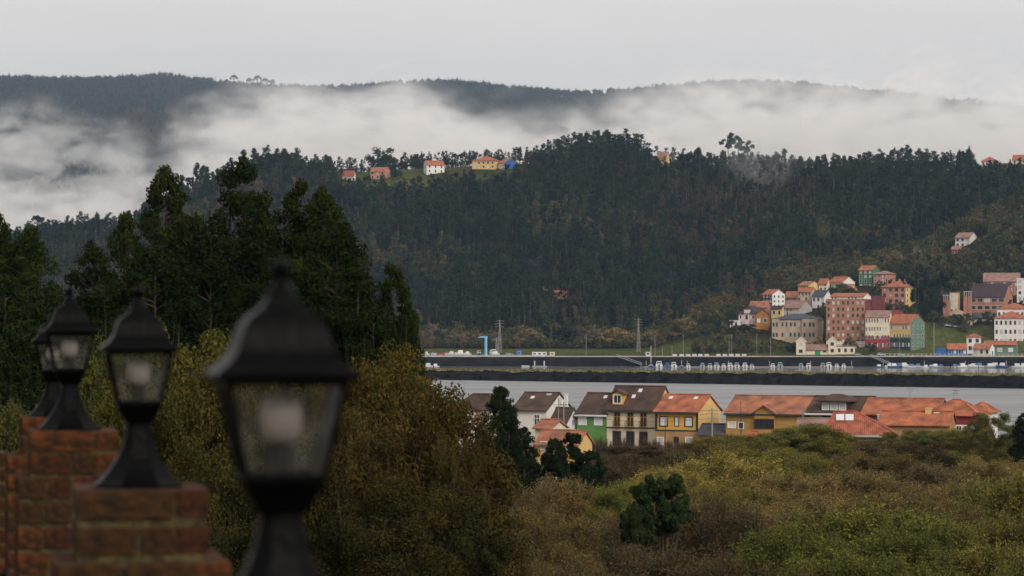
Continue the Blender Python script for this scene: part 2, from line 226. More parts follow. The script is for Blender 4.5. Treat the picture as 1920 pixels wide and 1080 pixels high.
TOWN = [
 tw('annex', 'tiny white annex left of the ornate pinkish villa', (1369, 1384, 1388), (613, 602, 599), 'white_paint', 'white_paint', 'flat', fw=(2, 1)),
 tw('villa', 'ornate pinkish-white villa with steep dark purple roof', (1386, 1416, 1442), (612, 589, 572), 'pink_white', 'tile_purple', 'hip', fw=(4, 2), gablet_far=True),
 tw('barn', 'rounded ochre timber-fronted barn beside the pinkish villa', (1417, 1441, 1443), (613, 590, 581), 'barn_ochre', 'tile_purple', 'gy', d=1672, D=7, th=12, fw=(2, 1)),
 tw('house', 'house showing only its orange roof above the ochre barn', (1406, 1438, 1446), (592, 575, 565), 'brick_face', 'tile_salmon', 'gx'),
 tw('house', 'tall white-gabled house with bright orange roof at the upper left of town', (1431, 1448, 1474), (578, 552, 543), 'dark_wood', 'tile_orange', 'gx', th=48, side='white_paint', fw=(3, 3), sw=(3, 3)),
 tw('house', 'small ochre house with dark eaves under the tall white gable', (1447, 1466, 1470), (595, 578, 574), 'pale_yellow', 'tile_purple', 'gx', fw=(2, 1)),
 tw('house', 'low salmon house with pale porch between two taller houses', (1474, 1497, 1499), (566, 556, 547), 'salmon_paint', 'tile_salmon', 'gx', fw=(3, 1)),
 tw('house', 'broad pale house with brown roof and dark loggia above the stone school', (1469, 1500, 1526), (592, 577, 564), 'pink_white', 'tile_dusty', 'gx', th=40, side='grey_side', fw=(5, 2)),
 tw('house', 'beige three-storey house with salmon-orange roof mid slope', (1497, 1521, 1533), (574, 547, 540), 'stone_beige', 'tile_orange', 'gx', fw=(4, 3)),
 tw('house', 'pale yellow house with orange roof, highest on the left', (1498, 1516, 1541), (547, 535, 528), 'pale_yellow', 'tile_salmon', 'gx', th=45, side='pale_yellow', fw=(4, 1)),
 tw('house', 'white house with black slate roof and bright gable', (1524, 1546, 1562), (582, 555, 545), 'white_paint', 'slate', 'gx', th=32, side='white_paint', fw=(3, 2)),
 tw('house', 'small cream house with orange roof beside the highest white house', (1536, 1551, 1557), (545, 531, 523), 'cream_paint', 'tile_orange', 'gx', fw=(2, 2)),
 tw('house', 'white house with half dark, half orange roof at the top of town', (1556, 1580, 1606), (543, 529, 519), 'white_paint', 'tile_orange', 'gx', th=45, side='white_paint', fw=(4, 1)),
 tw('house', 'ochre-yellow house with brown roof above the tall brick block', (1568, 1594, 1610), (556, 542, 533), 'ochre_paint', 'tile_dusty', 'gx', th=32, side='yellow_paint', fw=(4, 1), sw=(2, 1)),
 tw('apartment_block', 'tall eight-storey brown brick apartment block by the waterfront', (1552, 1622, 1640), (658, 562, 562), 'brick_face', 'brick_face', 'flat', cat='apartment block', d=1622, th=20, side='dark_red', fw=(8, 8), fr='tan_paint', bands=True, low=(640, 'white_paint')),
 tw('penthouse', 'white rooftop storey with orange roof atop the tall brick block', (1560, 1620, 1640), (562, 556, 550), 'white_paint', 'tile_orange', 'gx', d=1628, th=20, fw=(10, 1), nodrop=True),
 tw('school', 'long beige stone school with slate roof and rows of tall windows', (1450, 1533, 1550), (657, 599, 588), 'stone_beige', 'slate', 'hip', cat='building', d=1650, th=16, fw=(11, 3), wtall=True, wings=True),
 tw('house', 'narrow cream tower house with gable left of the green door', (1493, 1510, 1511), (665, 640, 633), 'cream_paint', 'cream_paint', 'gy', d=1588, D=6, th=8, fw=(1, 2)),
 tw('shed', 'low cream shed with dusty roof and a bright green door', (1511, 1552, 1553), (665, 655, 647), 'cream_paint', 'tile_dusty', 'gx', d=1590, D=6, th=6, green=True, fw=None),
 tw('house', 'narrow cream tower house with gable right of the green door', (1553, 1568, 1569), (664, 639, 632), 'cream_paint', 'cream_paint', 'gy', d=1589, D=6, th=8, fw=(1, 2)),
 tw('shed', 'low flat cream building with a red door below the brick block', (1568, 1603, 1605), (664, 650, 648), 'cream_paint', 'tile_dusty', 'flat', d=1592, D=6, th=6, fw=(3, 1)),
 tw('house', 'tall green house with salmon roof and white balconies, high on the slope', (1612, 1636, 1652), (540, 506, 498), 'deep_green', 'tile_orange', 'gx', th=36, fw=(3, 4)),
 tw('house', 'half-timbered red house right of the tall green house', (1640, 1666, 1683), (545, 514, 507), 'salmon_paint', 'tile_dusty', 'hip', th=34, fw=(4, 4)),
 tw('apartment_block', 'salmon four-storey block with tiled hip roof and rounded cream corner', (1657, 1698, 1724), (580, 538, 526), 'salmon_paint', 'tile_salmon', 'hip', cat='apartment block', th=34, side='pale_yellow', fw=(4, 4), fr='frame_brown', sw=(3, 4), chf=3),
 tw('apartment_block', 'windowless dark red block behind the tall brick block', (1636, 1657, 1662), (600, 556, 556), 'dark_red', 'dark_red', 'flat', cat='apartment block', d=1668, th=14),
 tw('apartment_block', 'white block over a crimson ground floor beside the tall brick block', (1624, 1668, 1672), (655, 594, 583), 'cream_paint', 'tile_dusty', 'gx', cat='apartment block', d=1612, th=15, D=11, fw=(9, 4), low=(630, 'crimson')),
 tw('house', 'crimson gabled house peeping behind the white and crimson block', (1670, 1684, 1698), (600, 590, 582), 'crimson', 'dark_red', 'gx', d=1640, th=40),
 tw('apartment_block', 'yellow galleried building with green slate gable wall', (1668, 1707, 1740), (655, 606, 590), 'pale_yellow', 'tile_orange', 'gx', cat='apartment block', d=1604, th=40, side='sea_green', fw=(8, 3), sw=(3, 3), low=(632, 'trim_dark')),
 tw('house', 'ochre and white side building behind the left church tower', (1782, 1796, 1801), (590, 549, 548), 'cream_paint', 'tile_dusty', 'flat', d=1700, th=25, side='ochre_paint', fw=(2, 3)),
 tw('apartment_block', 'large brick block with dark purple roof, skylights and deep balconies', (1822, 1884, 1910), (598, 556, 532), 'brick_face', 'tile_purple', 'gx', cat='apartment block', d=1700, th=22, fw=(5, 3), wwide=True),
 tw('market_hall', 'low grey-roofed hall with white shopfronts below the large brick block', (1822, 1868, 1870), (604, 596, 587), 'white_paint', 'slate', 'gx', d=1690, D=9, th=12, fw=(4, 1)),
 tw('apartment_block', 'long brown-roofed block with white dormers behind the large brick block', (1846, 1912, 1922), (560, 527, 512), 'brick_face', 'tile_dusty', 'gx', cat='apartment block', d=1760, th=12, fw=(6, 3)),
 tw('apartment_block', 'white slab block cut off by the picture edge at the upper right', (1908, 1940, 1945), (575, 523, 520), 'white_paint', 'white_paint', 'flat', cat='apartment block', d=1735, th=12, fw=(3, 5)),
 tw('house', 'white glazed house with two tiers of bright orange roofs at the right edge', (1867, 1925, 1940), (648, 597, 583), 'white_paint', 'tile_orange', 'hip', d=1622, th=15, fw=(7, 3)),
 tw('house', 'upper orange-roofed wing behind the white glazed house', (1872, 1930, 1945), (600, 579, 568), 'white_paint', 'tile_orange', 'hip', d=1640, th=15, fw=(7, 1)),
 tw('house', 'small white tower house with orange pyramid roof near the quay', (1813, 1839, 1842), (660, 632, 625), 'white_paint', 'tile_orange', 'hip', d=1597, th=10, D=8, fw=(2, 2)),
 tw('shed', 'blue boathouse with orange roof beside the quay', (1777, 1813, 1814), (667, 654, 645), 'blue_paint', 'tile_orange', 'gx', d=1582, D=7, th=6, fw=(4, 1)),
 tw('shed', 'plain blue lock-up left of the blue boathouse', (1756, 1777, 1778), (667, 655, 653), 'blue_paint', 'blue_paint', 'flat', d=1584, D=5, th=6),
 tw('shed', 'white quayside cottage with a blue door and orange roof', (1827, 1856, 1868), (667, 653, 645), 'white_paint', 'tile_salmon', 'gx', d=1578, th=32, side='white_paint', fw=(3, 1), bluedoor=True),
 tw('shed', 'long dark green shed with orange roof at the right of the quay', (1846, 1905, 1918), (666, 647, 640), 'sea_green', 'tile_orange', 'gx', d=1590, th=14, fw=(3, 1)),
 tw('house', 'white two-storey house alone high on the wooded slope', (1794, 1819, 1837), (464, 445, 436), 'white_paint', 'tile_dusty', 'gx', d=1872, th=36, fw=(3, 2), side='white_paint'),
 tw('house', 'red cottage just below the lone white hillside house', (1785, 1801, 1806), (482, 467, 462), 'crimson', 'tile_dusty', 'gx', d=1850, th=20, fw=(2, 1)),
]
HG = 'houses on the hilltop'
def hh(label, c, rows, wall, roof, rt='gx', d=2335, **k): return hs_('house', label, 'house', c, rows, d, wall, roof, rt, group=HG, far=True, **k)
HILL = [
 hh('little white bungalow with red roof at the left of the hilltop meadow', (642, 664, 666), (336, 328, 320), 'white_paint', 'tile_red', th=12, fw=(3, 1), d=2290),
 hh('salmon brick house with pink roof on the hilltop meadow', (693, 722, 731), (335, 321, 313), 'salmon_paint', 'tile_salmon', th=22, fw=(3, 2), d=2300),
 hh('white two-storey house with bright orange roof on the hilltop', (794, 800, 833), (325, 308, 301), 'white_paint', 'tile_orange', th=68, fw=(1, 2), sw=(3, 2), rt='gy', d=2310),
 hh('yellow villa with broad orange hip roof on the hilltop', (885, 928, 938), (316, 301, 292), 'pale_yellow', 'tile_orange', 'hip', th=18, fw=(5, 2), d=2325),
 hh('deep blue house beside the yellow hilltop villa', (934, 946, 968), (316, 305, 297), 'white_paint', 'tile_salmon', 'gx', th=55, side='blue_paint', d=2322),
 hh('cream house half sunk behind the hilltop trees', (1232, 1250, 1256), (307, 294, 284), 'pale_yellow', 'tile_dusty', th=20, d=2345),
 hh('orange-roofed bungalow on the ridge near the right edge', (1842, 1868, 1876), (310, 302, 293), 'white_paint', 'tile_orange', 'hip', th=20, d=2330, fw=(4, 1)),
 hh('pale house with orange roof on the ridge at the right edge', (1900, 1925, 1932), (307, 299, 290), 'cream_paint', 'tile_orange', th=18, d=2330, fw=(3, 1)),
 hh('cottage with glowing orange roof alone in the middle of the forest', (1036, 1062, 1068), (558, 553, 545), 'tan_paint', 'tile_orange', th=18, d=1835),
 hh('pinkish cottage among the trees of the low spur at the left', (196, 218, 223), (434, 427, 419), 'pink_white', 'tile_salmon', th=18, d=2345),
]
FARH = [
 hs_('house', 'white farmhouse in the mist at the far left of the mountain', 'house', (116, 134, 141), (313, 302, 296), 3890, 'white_paint', 'tile_dusty', 'gx', th=20, far=True, fw=(3, 2)),
 hs_('house', 'white farmhouse with faint pink roof in the mountain mist', 'house', (229, 248, 256), (308, 300, 293), 3900, 'white_paint', 'tile_salmon', 'gx', th=20, far=True, fw=(3, 2)),
 hs_('shed', 'pale shed between the two misty farmhouses', 'shed', (188, 204, 206), (314, 310, 307), 3885, 'white_paint', 'white_paint', 'gx', th=10, D=7, far=True),
]
# ------------------------------------------------------------------ terrain height
RIDGE = [(-400, 480), (0, 470), (70, 450), (180, 448), (250, 452), (300, 432), (360, 386), (430, 352), (520, 322), (600, 322), (660, 324), (740, 318), (800, 316), (900, 307), (970, 304), (1020, 306), (1060, 298), (1095, 289), (1130, 285), (1165, 289), (1205, 308), (1245, 328), (1330, 332), (1400, 332), (1500, 337), (1600, 326), (1700, 312), (1770, 322), (1820, 316), (1860, 308), (1950, 303), (2400, 320)]
RX = [(PX(p, 2350), PZ(y, 2350)) for p, y in RIDGE]
SPUR = [(1330, 640), (1450, 590), (1560, 530), (1640, 500), (1700, 470), (1780, 432), (1830, 405), (1870, 388), (1920, 370), (2100, 330), (2400, 300)]
SX = [(PX(p, 1900), PZ(y, 1900)) for p, y in SPUR]
MOUNT = [(-600, 190), (0, 152), (150, 157), (250, 154), (310, 149), (420, 163), (520, 170), (640, 173), (700, 168), (820, 160), (880, 163), (960, 173), (1090, 184), (1200, 176), (1300, 165), (1400, 160), (1500, 165), (1600, 180), (1760, 208), (1920, 228), (2500, 260)]
MX = [(PX(p, 4500), PZ(y, 4500)) for p, y in MOUNT]
NEARP = [(-80, 24.2), (14, 24.05), (20, 23.6), (27, 22.9), (45, 19.5), (70, 14.5), (110, 10), (150, 7.6), (200, 5.8), (300, 4.9), (400, 4.7), (520, 4.4), (548, 1.2), (565, -2), (900, -3), (1555, -3), (1563, 5.5), (1596, 5.65), (1640, 8.4), (1720, 11)]
_g = np.random.default_rng(5); _ph = _g.uniform(0, 6.28, (10, 3)); 
def bumps(x, y, s):
    r = 0
    for i in range(8): r = r + np.sin(x / s * (.6 + .35 * i) * math.cos(i * 2.1) + y / s * (.6 + .35 * i) * math.sin(i * 2.1) + _ph[i, 0]) / (1 + .5 * i)
    return r
def base_T(x, y):
    x = np.asarray(x, float); y = np.asarray(y, float)
    z = interp(y, NEARP)
    t = (y - 1725) / (2350 - 1725); zr = interp(x, RX)
    up = 11 + (zr - 11) * (np.clip(t, 0, 1) * .55 + .45 * sstep(t))
    back = zr + (62 - zr) * sstep((y - 2380) / 420)
    hill = np.where(y < 2350, up, back) + (bumps(x, y, 60) * 2.5 + bumps(x * 1.6, y * .5, 75) * 5.5) * sstep((y - 1760) / 120) * sstep((2330 - y) / 60)
    mz = interp(x, MX); t3 = np.clip((y - 3000) / 1500, 0, 1.2)
    mtn = np.where(y < 4500, 62 + (mz - 62) * (.35 * t3 + .65 * sstep(t3)), mz - (y - 4500) * .35) + bumps(x, y, 160) * 9 * sstep((y - 3100) / 300) * sstep((4400 - y) / 150)
    zs = interp(x, SX); t2 = (y - 1590) / (1900 - 1590)
    sp = 5.6 + (zs - 5.6) * (.3 * np.clip(t2, 0, 1) + .7 * sstep(t2)); sp = np.where(y > 1905, sp - (y - 1905) * .25, sp)
    z = np.where(y > 1720, np.maximum(hill, np.where(y > 2800, mtn, hill)), z)
    return np.where((x > PX(1330, 1600)) & (y > 1575) & (y < 2400), np.maximum(z, sp), z)
ANCH = []
for h in NEAR + TOWN + HILL + FARH:
    if h.get('nodrop'): continue
    c, d = h['c'], h['d']; zb = PZ(h['rows'][0], d)
    for px in (c[0], (c[0] + c[1]) / 2, c[1]): ANCH.append((PX(px, d), d + 3, zb - .15))
ANCH = np.array(ANCH); ANCH_B = base_T(ANCH[:, 0], ANCH[:, 1])
def T(x, y):
    x = np.atleast_1d(np.asarray(x, float)); y = np.atleast_1d(np.asarray(y, float)); b = base_T(x, y)
    num = np.zeros_like(b); den = np.full_like(b, .12)
    for (ax, ay, az), ab in zip(ANCH, ANCH_B):
        s = 13. if ay < 600 else (23. if ay < 2000 else 17.)
        k = np.exp(-((x - ax) ** 2 + (y - ay) ** 2) / (s * s)); num += k * (az - ab); den += k
    return b + num / den
def T1(x, y): return float(T(x, y)[0])
# ------------------------------------------------------------------ ground, water, dyke, quay
def grid(name, xs, ys, fz, mat_, grass=None):
    X_, Y_ = np.meshgrid(xs, ys); Z_ = fz(X_.ravel(), Y_.ravel()); co = np.stack([X_.ravel(), Y_.ravel(), Z_], 1).astype(np.float32)
    nx, ny = len(xs), len(ys); i = np.arange(nx - 1)[None, :] + nx * np.arange(ny - 1)[:, None]; q = np.stack([i, i + 1, i + nx + 1, i + nx], -1).reshape(-1, 4)
    me = bpy.data.meshes.new(name); me.from_pydata(co.tolist(), [], q.tolist()); me.materials.append(mat_)
    me.polygons.foreach_set('use_smooth', [True] * len(q))
    if grass is not None: a = me.attributes.new('grass', 'FLOAT', 'POINT'); a.data.foreach_set('value', grass(co[:, 0], co[:, 1]).astype(np.float32))
    me.update(); return put(name, me)
xs = np.concatenate([np.arange(-1500, -600, 60), np.arange(-600, -140, 20), np.arange(-140, 180, 8), np.arange(180, 420, 8), np.arange(420, 700, 20), np.arange(700, 1501, 50)])
ys = np.concatenate([np.arange(-80, 60, 6), np.arange(60, 300, 10), np.arange(300, 580, 7), [600, 700, 900, 1200, 1500, 1553, 1557, 1561], np.arange(1564, 1900, 9), np.arange(1900, 2420, 14), np.arange(2420, 3000, 60), np.arange(3000, 4700, 45), np.arange(4700, 5500, 200)])
def grassf(x, y):
    g = np.zeros_like(x); px = CX + x / np.maximum(y, 1) * F
    n = bumps(x, y, 25)
    g = np.maximum(g, ((y > 1565) & (y < 1650)) * 1.0)
    g = np.maximum(g, sstep((px - 625) / 15) * sstep((985 - px) / 15) * sstep((y - 2225) / 25) * sstep((2420 - y) / 30) * np.clip(.9 + .3 * n, 0, 1))
    g = np.maximum(g, sstep((px - 1735) / 15) * sstep((1830 - px) / 20) * sstep((1634 - y) / 20) * (y > 1565))
    g = np.maximum(g, (px > 1560) * (y > 1700) * (y < 1980) * np.clip(.2 + .3 * n, 0, .5))
    g = np.maximum(g, (px > 1800) * sstep((y - 2290) / 20) * sstep((2400 - y) / 30) * .8)
    g = np.maximum(g, sstep((y - 330) / 40) * (y < 545) * .45)
    g = np.maximum(g, (y > 3600) * (y < 4150) * (x < -450) * np.clip(.3 + n * .5, 0, .8))
    return g
tag(grid('ground', xs, ys, T, M['ground'], grassf), 'rolling ground from the garden down to the estuary and up the hills', kind='structure')
mb = MB(); mb.add([(-900, 535, 0), (900, 535, 0), (900, 585, 0), (-900, 1825, 0)], [(0, 1, 2, 3)]); tag(mb.build('water', M['water']), 'grey rippled estuary water', kind='structure')
mb = MB(); mb.add([(-900, 1825, 0), (900, 585, 0), (900, 1570, 0), (-880, 1830, 0)], [(0, 1, 2, 3)]); tag(mb.build('marina_water', M['calm_water']), 'calm dark water of the marina behind the dyke', kind='structure')
# stone training dyke across the estuary
def dyke():
    g = np.random.default_rng(3); rows = []; us = np.linspace(0, 1, 420)
    prof = [(-8.5, -2, 0), (-6.3, .4, .5), (-4.6, 1.6, .75), (-3, 2.7, .75), (-1.6, 3.5, .65), (-.6, 3.9, .5), (2, 4.15, .4), (5, 4.35, .4), (8, 4.3, .3), (9.5, 3.6, .3), (14, -1, .2)]
    a = np.array([-330., 1426.]); b = np.array([430., 903.]); nrm = np.array([-(b - a)[1], (b - a)[0]]); nrm = nrm / np.linalg.norm(nrm)
    for u in us:
        p = a + (b - a) * u; ex = np.interp(u, [0, .4, .72, 1], [0, 0, .9, .9]); r = []
        for o, z, j in prof:
            q = p + nrm * (o + g.normal() * j * .9); r.append((q[0], q[1], z + (ex if z > 1 else 0) + g.normal() * j * .5))
        rows.append(r)
    n = len(prof)
    def sub(i0, i1, name, m):
        w_ = i1 - i0 + 1; k = MB(); k.add([p for r in rows for p in r[i0:i1+1]], [(a_*w_+i, (a_+1)*w_+i, (a_+1)*w_+i+1, a_*w_+i+1) for a_ in range(len(us)-1) for i in range(w_-1)])
        return k.build(name, M[m], root)
    root = thing('stone_dyke', 'long dark stone dyke with a grassy crest between river and marina', 'dyke')
    sub(0, 5, 'stone_face', 'dyke_rock'); sub(5, 8, 'crest', 'dyke_grass'); sub(8, 10, 'back_slope', 'dyke_rock')
    # rough grass on the crest
    k = 9000; u = g.random(k); off = g.uniform(-.9, 8.5, k); P = (a + (b - a) * u[:, None]) + nrm * off[:, None]; z = 4.05 + np.interp(u, [0, .4, .72, 1], [0, 0, .9, .9]); hgt = g.uniform(.25, 1.0, k); wd = g.uniform(.2, .6, k)
    V = np.zeros((k, 3, 3)); V[:, 0] = np.c_[P[:, 0] - wd, P[:, 1], z - .2]; V[:, 1] = np.c_[P[:, 0] + wd, P[:, 1], z - .2]; V[:, 2] = np.c_[P[:, 0] + g.normal(0, .3, k), P[:, 1], z + hgt]
    o = put('grass', np_mesh('grass', V.reshape(-1, 3), 3, g.random(k), M['leaf']), root, color=(.14, .125, .045)); o['kind'] = 'stuff'
dyke()
def quay():
    mb = MB(); g = np.random.default_rng(8); n = 150; X_ = np.linspace(-420, 640, n)
    rows = [[(x, 1556.5 + g.normal() * .12, -1.5), (x, 1557.2 + g.normal() * .25, 1.2 + g.normal() * .2), (x, 1558.2 + g.normal() * .25, 3.4 + g.normal() * .2), (x, 1559.2 + g.normal() * .15, 5.25 + g.normal() * .08)] for x in X_]
    mb.add([p for r in rows for p in r], [(a*4+i, (a+1)*4+i, (a+1)*4+i+1, a*4+i+1) for a in range(n-1) for i in range(3)])
    root = thing('quay_wall', 'dark stone quay wall along the far shore', 'quay')
    mb.build('stone_face', M['quay_stone'], root)
    MB().box(-420, 640, 1558.9, 1560.3, 5.15, 5.72).build('coping', M['concrete'], root)
    tag(MB().box(-420, PX(1040, 1570), 1560.4, 1592, 5.2, 5.8).build('hardstanding', M['concrete']), 'pale concrete boatyard on the far quay', kind='structure')
    tag(MB().box(PX(1600, 1570), 640, 1560.4, 1573, 5.2, 5.84).build('promenade', M['concrete']), 'pale promenade along the town quay', kind='structure')
    r2 = thing('quay_railing', 'pale parapet railing along the town quay', 'railing', (PX(1650, 1560), 1560.8, 5.84))
    MB().box(0, 110, -.12, .12, .95, 1.15).build('rail', M['concrete'], r2)
    me = MB().box(-.22, .22, -.1, .1, 0, .95).mesh('post', M['concrete'])
    for i in range(44): put('post', me, r2, (.5 + i * 2.5, 0, 0))
quay()
# ------------------------------------------------------------------ houses
_wc = {}
def win_mesh(w_, h_, pane, frame, near):
    k = (round(w_, 2), round(h_, 2), pane, frame, near)
    if k in _wc: return _wc[k]
    t = min(.16, w_ * .14) if near else min(.12, w_ * .1); a, b = w_ / 2, h_ / 2; f = MB()
    for x0, x1, z0, z1 in ((-a - t, a + t, b, b + t), (-a - t, a + t, -b - t, -b), (-a - t, -a, -b, b), (a, a + t, -b, b)): f.box(x0, x1, -.09, .02, z0, z1)
    if near and pane == 'glass_dark':
        n = max(1, int(round(w_ / .75)) - 1)
        for i in range(n): x = -a + w_ * (i + 1) / (n + 1); f.box(x - .045, x + .045, -.05, -.021, -b, b)
        if h_ > 1.4: f.box(-a, a, -.048, -.0215, b * .35 - .04, b * .35 + .04)
    p = MB().box(-a, a, -.02, .02, -b, b)
    _wc[k] = (f.mesh('window', M[frame]), p.mesh('pane', M[pane])); return _wc[k]
def add_win(root, x, y, z, w_, h_, pane, frame, near, rz=0):
    f, p = win_mesh(w_, h_, pane, frame, near); o = put('window', f, root, (x, y, z), rz); put('pane', p, o)
def rail(root, x, z, w_):
    b = MB(); b.box(x - w_/2, x + w_/2, -.62, -.01, z - .12, z)
    b.box(x - w_/2, x + w_/2, -.62, -.57, z + .95, z + 1.02)
    n = max(4, int(w_ / .16))
    for i in range(n + 1): q = x - w_/2 + .03 + (w_ - .06) * i / n; b.box(q - .02, q + .02, -.61, -.58, z, z + .95)
    b.build('balcony', M['frame_brown'], root)
def build_house(h):
    c0, c1, c2 = h['c']; pyb, pye, pyr = h['rows']; d = h['d']; k = d / F; th = R(h.get('th', 25)); near = not h.get('far'); rng = random.Random(int(c0 * 7 + pyb))
    w_ = (c1 - c0) * k / math.cos(th); D = h.get('D') or max(4, (c2 - c1) * k / math.sin(th)); hh_ = (pyb - pye) * k; rh = (pye - pyr) * k; zb = PZ(pyb, d)
    root = thing(h['name'], h['label'], h['cat'], (PX(c1, d), d, zb), -th, h.get('group')); wall = M[h['wall']]; roofm = M[h['roof']]; rt = h['rt']
    x0, x1 = -w_, 0.; dr = 0 if h.get('nodrop') else (2.5 if near else 5); LX = lambda px: (px - c1) * k / math.cos(th); LZ = lambda py: (pyb - py) * k
    side = h.get('side'); mats = [wall] + ([M[side]] if side else []); sm = 1 if side else 0; b = MB()
    if rt == 'gx':
        b.add([(x0,0,-dr),(x1,0,-dr),(x1,0,hh_),(x0,0,hh_)], [(0,1,2,3)]); b.add([(x0,D,-dr),(x1,D,-dr),(x1,D,hh_),(x0,D,hh_)], [(3,2,1,0)])
        b.add([(x1,0,-dr),(x1,D,-dr),(x1,D,hh_),(x1,D/2,hh_+rh),(x1,0,hh_)], [(0,1,2,3,4)], sm); b.add([(x0,0,-dr),(x0,D,-dr),(x0,D,hh_),(x0,D/2,hh_+rh),(x0,0,hh_)], [(4,3,2,1,0)], sm)
    elif rt == 'gy':
        m_ = (x0 + x1) / 2
        b.add([(x0,0,-dr),(x1,0,-dr),(x1,0,hh_),(m_,0,hh_+rh),(x0,0,hh_)], [(0,1,2,3,4)]); b.add([(x0,D,-dr),(x1,D,-dr),(x1,D,hh_),(m_,D,hh_+rh),(x0,D,hh_)], [(4,3,2,1,0)])
        b.add([(x1,0,-dr),(x1,D,-dr),(x1,D,hh_),(x1,0,hh_)], [(0,1,2,3)], sm); b.add([(x0,0,-dr),(x0,D,-dr),(x0,D,hh_),(x0,0,hh_)], [(3,2,1,0)], sm)
    else:
        b.add([(x0,0,-dr),(x1,0,-dr),(x1,0,hh_),(x0,0,hh_)], [(0,1,2,3)]); b.add([(x0,D,-dr),(x1,D,-dr),(x1,D,hh_),(x0,D,hh_)], [(3,2,1,0)])
        b.add([(x1,0,-dr),(x1,D,-dr),(x1,D,hh_),(x1,0,hh_)], [(0,1,2,3)], sm); b.add([(x0,0,-dr),(x0,D,-dr),(x0,D,hh_),(x0,0,hh_)], [(3,2,1,0)])
        b.add([(x0,0,hh_),(x1,0,hh_),(x1,D,hh_),(x0,D,hh_)], [(0,1,2,3)])
    b.build('wall', mats, root)
    ov = .45 if near else .7; t = .2 if near else .3; sl = rh / (D / 2) if rt == 'gx' else rh / (w_ / 2); r = MB(); e = .03
    if rt == 'gx':
        r.prism([(-ov, hh_ - ov*sl + e), (D/2, hh_ + rh + e), (D + ov, hh_ - ov*sl + e), (D + ov, hh_ - ov*sl + t), (D/2, hh_ + rh + t*1.15), (-ov, hh_ - ov*sl + t)], 'x', x0 - .25, x1 + .25)
    elif rt == 'gy':
        m_ = (x0 + x1) / 2
        r.prism([(x0 - ov, hh_ - ov*sl + e), (m_, hh_ + rh + e), (x1 + ov, hh_ - ov*sl + e), (x1 + ov, hh_ - ov*sl + t), (m_, hh_ + rh + t*1.15), (x0 - ov, hh_ - ov*sl + t)], 'y', -.3, D + .3)
    elif rt == 'hip':
        A, B, C_, D_ = x0 - ov, x1 + ov, -ov, D + ov; rl = max(.6, (w_ - D) * .8) if w_ > D else .6; m_ = (x0 + x1) / 2; ry = D / 2
        if w_ < D: ya, yb, xa, xb = D/2 - (D - w_) * .4, D/2 + (D - w_) * .4, m_ - .1, m_ + .1
        else: ya = yb = D / 2; xa, xb = m_ - rl/2, m_ + rl/2
        if h.get('ridge'): ya = yb = D / 2; w_, D, xa, xb = max(w_, D + .01), D, LX(h['ridge'][0]) - D/2*math.sin(th), LX(h['ridge'][1]) - D/2*math.sin(th)
        lo, hi = hh_ + e, hh_ + e + t * .6; top = hh_ + rh
        vs_ = [(A,C_,lo),(B,C_,lo),(B,D_,lo),(A,D_,lo),(A,C_,hi),(B,C_,hi),(B,D_,hi),(A,D_,hi)]
        if w_ < D: vs_ += [(m_, ya, top), (m_, yb, top)]; fs_ = [(4,5,8),(5,6,9,8),(6,7,9),(7,4,8,9)]
        else: vs_ += [(xa, D/2, top), (xb, D/2, top)]; fs_ = [(4,5,9,8),(5,6,9),(6,7,8,9),(7,4,8)]
        r.add(vs_, [(3,2,1,0),(0,1,5,4),(1,2,6,5),(2,3,7,6),(3,0,4,7)] + fs_)
        if near:
            e1, e2 = vs_[8], vs_[9]
            r.tube([(e1[0], e1[1], e1[2] + .04), (e2[0], e2[1], e2[2] + .04)], .13, 6)
            for a_, b_ in ((4, 8), (5, 9), (6, 9), (7, 8)): r.tube([vs_[a_], vs_[b_]], .12, 6)
    else:
        r.box(x0 - .2, x1 + .2, -.2, D + .2, hh_ + .01, hh_ + .5)
    if near and rt == 'gx': r.tube([(x0 - .25, D/2, hh_ + rh + t*1.15 + .02), (x1 + .25, D/2, hh_ + rh + t*1.15 + .02)], .13, 6)
    ro = r.build('roof', roofm, root)
    if h.get('fascia'): MB().box(x0 - .2, x1 + .2, -ov - .12, -ov - .003, hh_ - ov*sl - .12 if rt == 'gx' else hh_ - .2, (hh_ - ov*sl if rt == 'gx' else hh_) + .12).build('gutter', M[h['fascia']], root)
    if h.get('low'):
        zl = LZ(h['low'][0]); MB().box(x0 - .02, x1 + .04, -.035, -.002, -dr, zl).build('ground_floor', M[h['low'][1]], root)
    if h.get('band'): z = LZ(h['band']); MB().box(x0 - .03, x1 + .03, -.08, -.003, z - .1, z + .1).build('string_course', M['frame_brown'], root)
    if h.get('corner'):
        for x in (x0 + .22, x1 - .18): MB().box(x - .2, x + .2, -.06, -.004, LZ(h['low'][0]), hh_ - .05).build('quoin', M[h['corner']], root)
        z = LZ(h['low'][0]); MB().box(x0, x1, -.07, -.005, z - .12, z + .12).build('string_course', M[h['corner']], root)
    for a_, b_, m_ in h.get('trim', ()): MB().box(LX(a_), LX(b_), -.06, -.003, -dr, hh_ - .05).build('pilaster', M[m_], root)
    yoff = -.035 if h.get('low') else 0
    for q in h.get('wins', ()):
        z = LZ(q[1])
        if len(q) > 6: add_win(root, 0, (q[0] - c1) * k / math.sin(th), z, q[2] * k / math.sin(th) * .8, q[3] * k, q[4], q[5], near, R(90))
        else: add_win(root, LX(q[0]), yoff if h.get('low') and q[1] > h['low'][0] else 0, z, q[2] * k / math.cos(th), q[3] * k, q[4], q[5], near)
    for px, py, wp in h.get('balcony', ()): rail(root, LX(px), LZ(py) - .35, wp * k)
    def on_roof(px, py):    # local point on the front slope of a gx/hip roof seen at px, py
        z = LZ(py); v = max(.2, min(D/2 - .3, (z - hh_) / max(.2, rh) * D / 2)); return LX(px - v * math.sin(th) / k), v, hh_ + v / (D/2) * rh + t
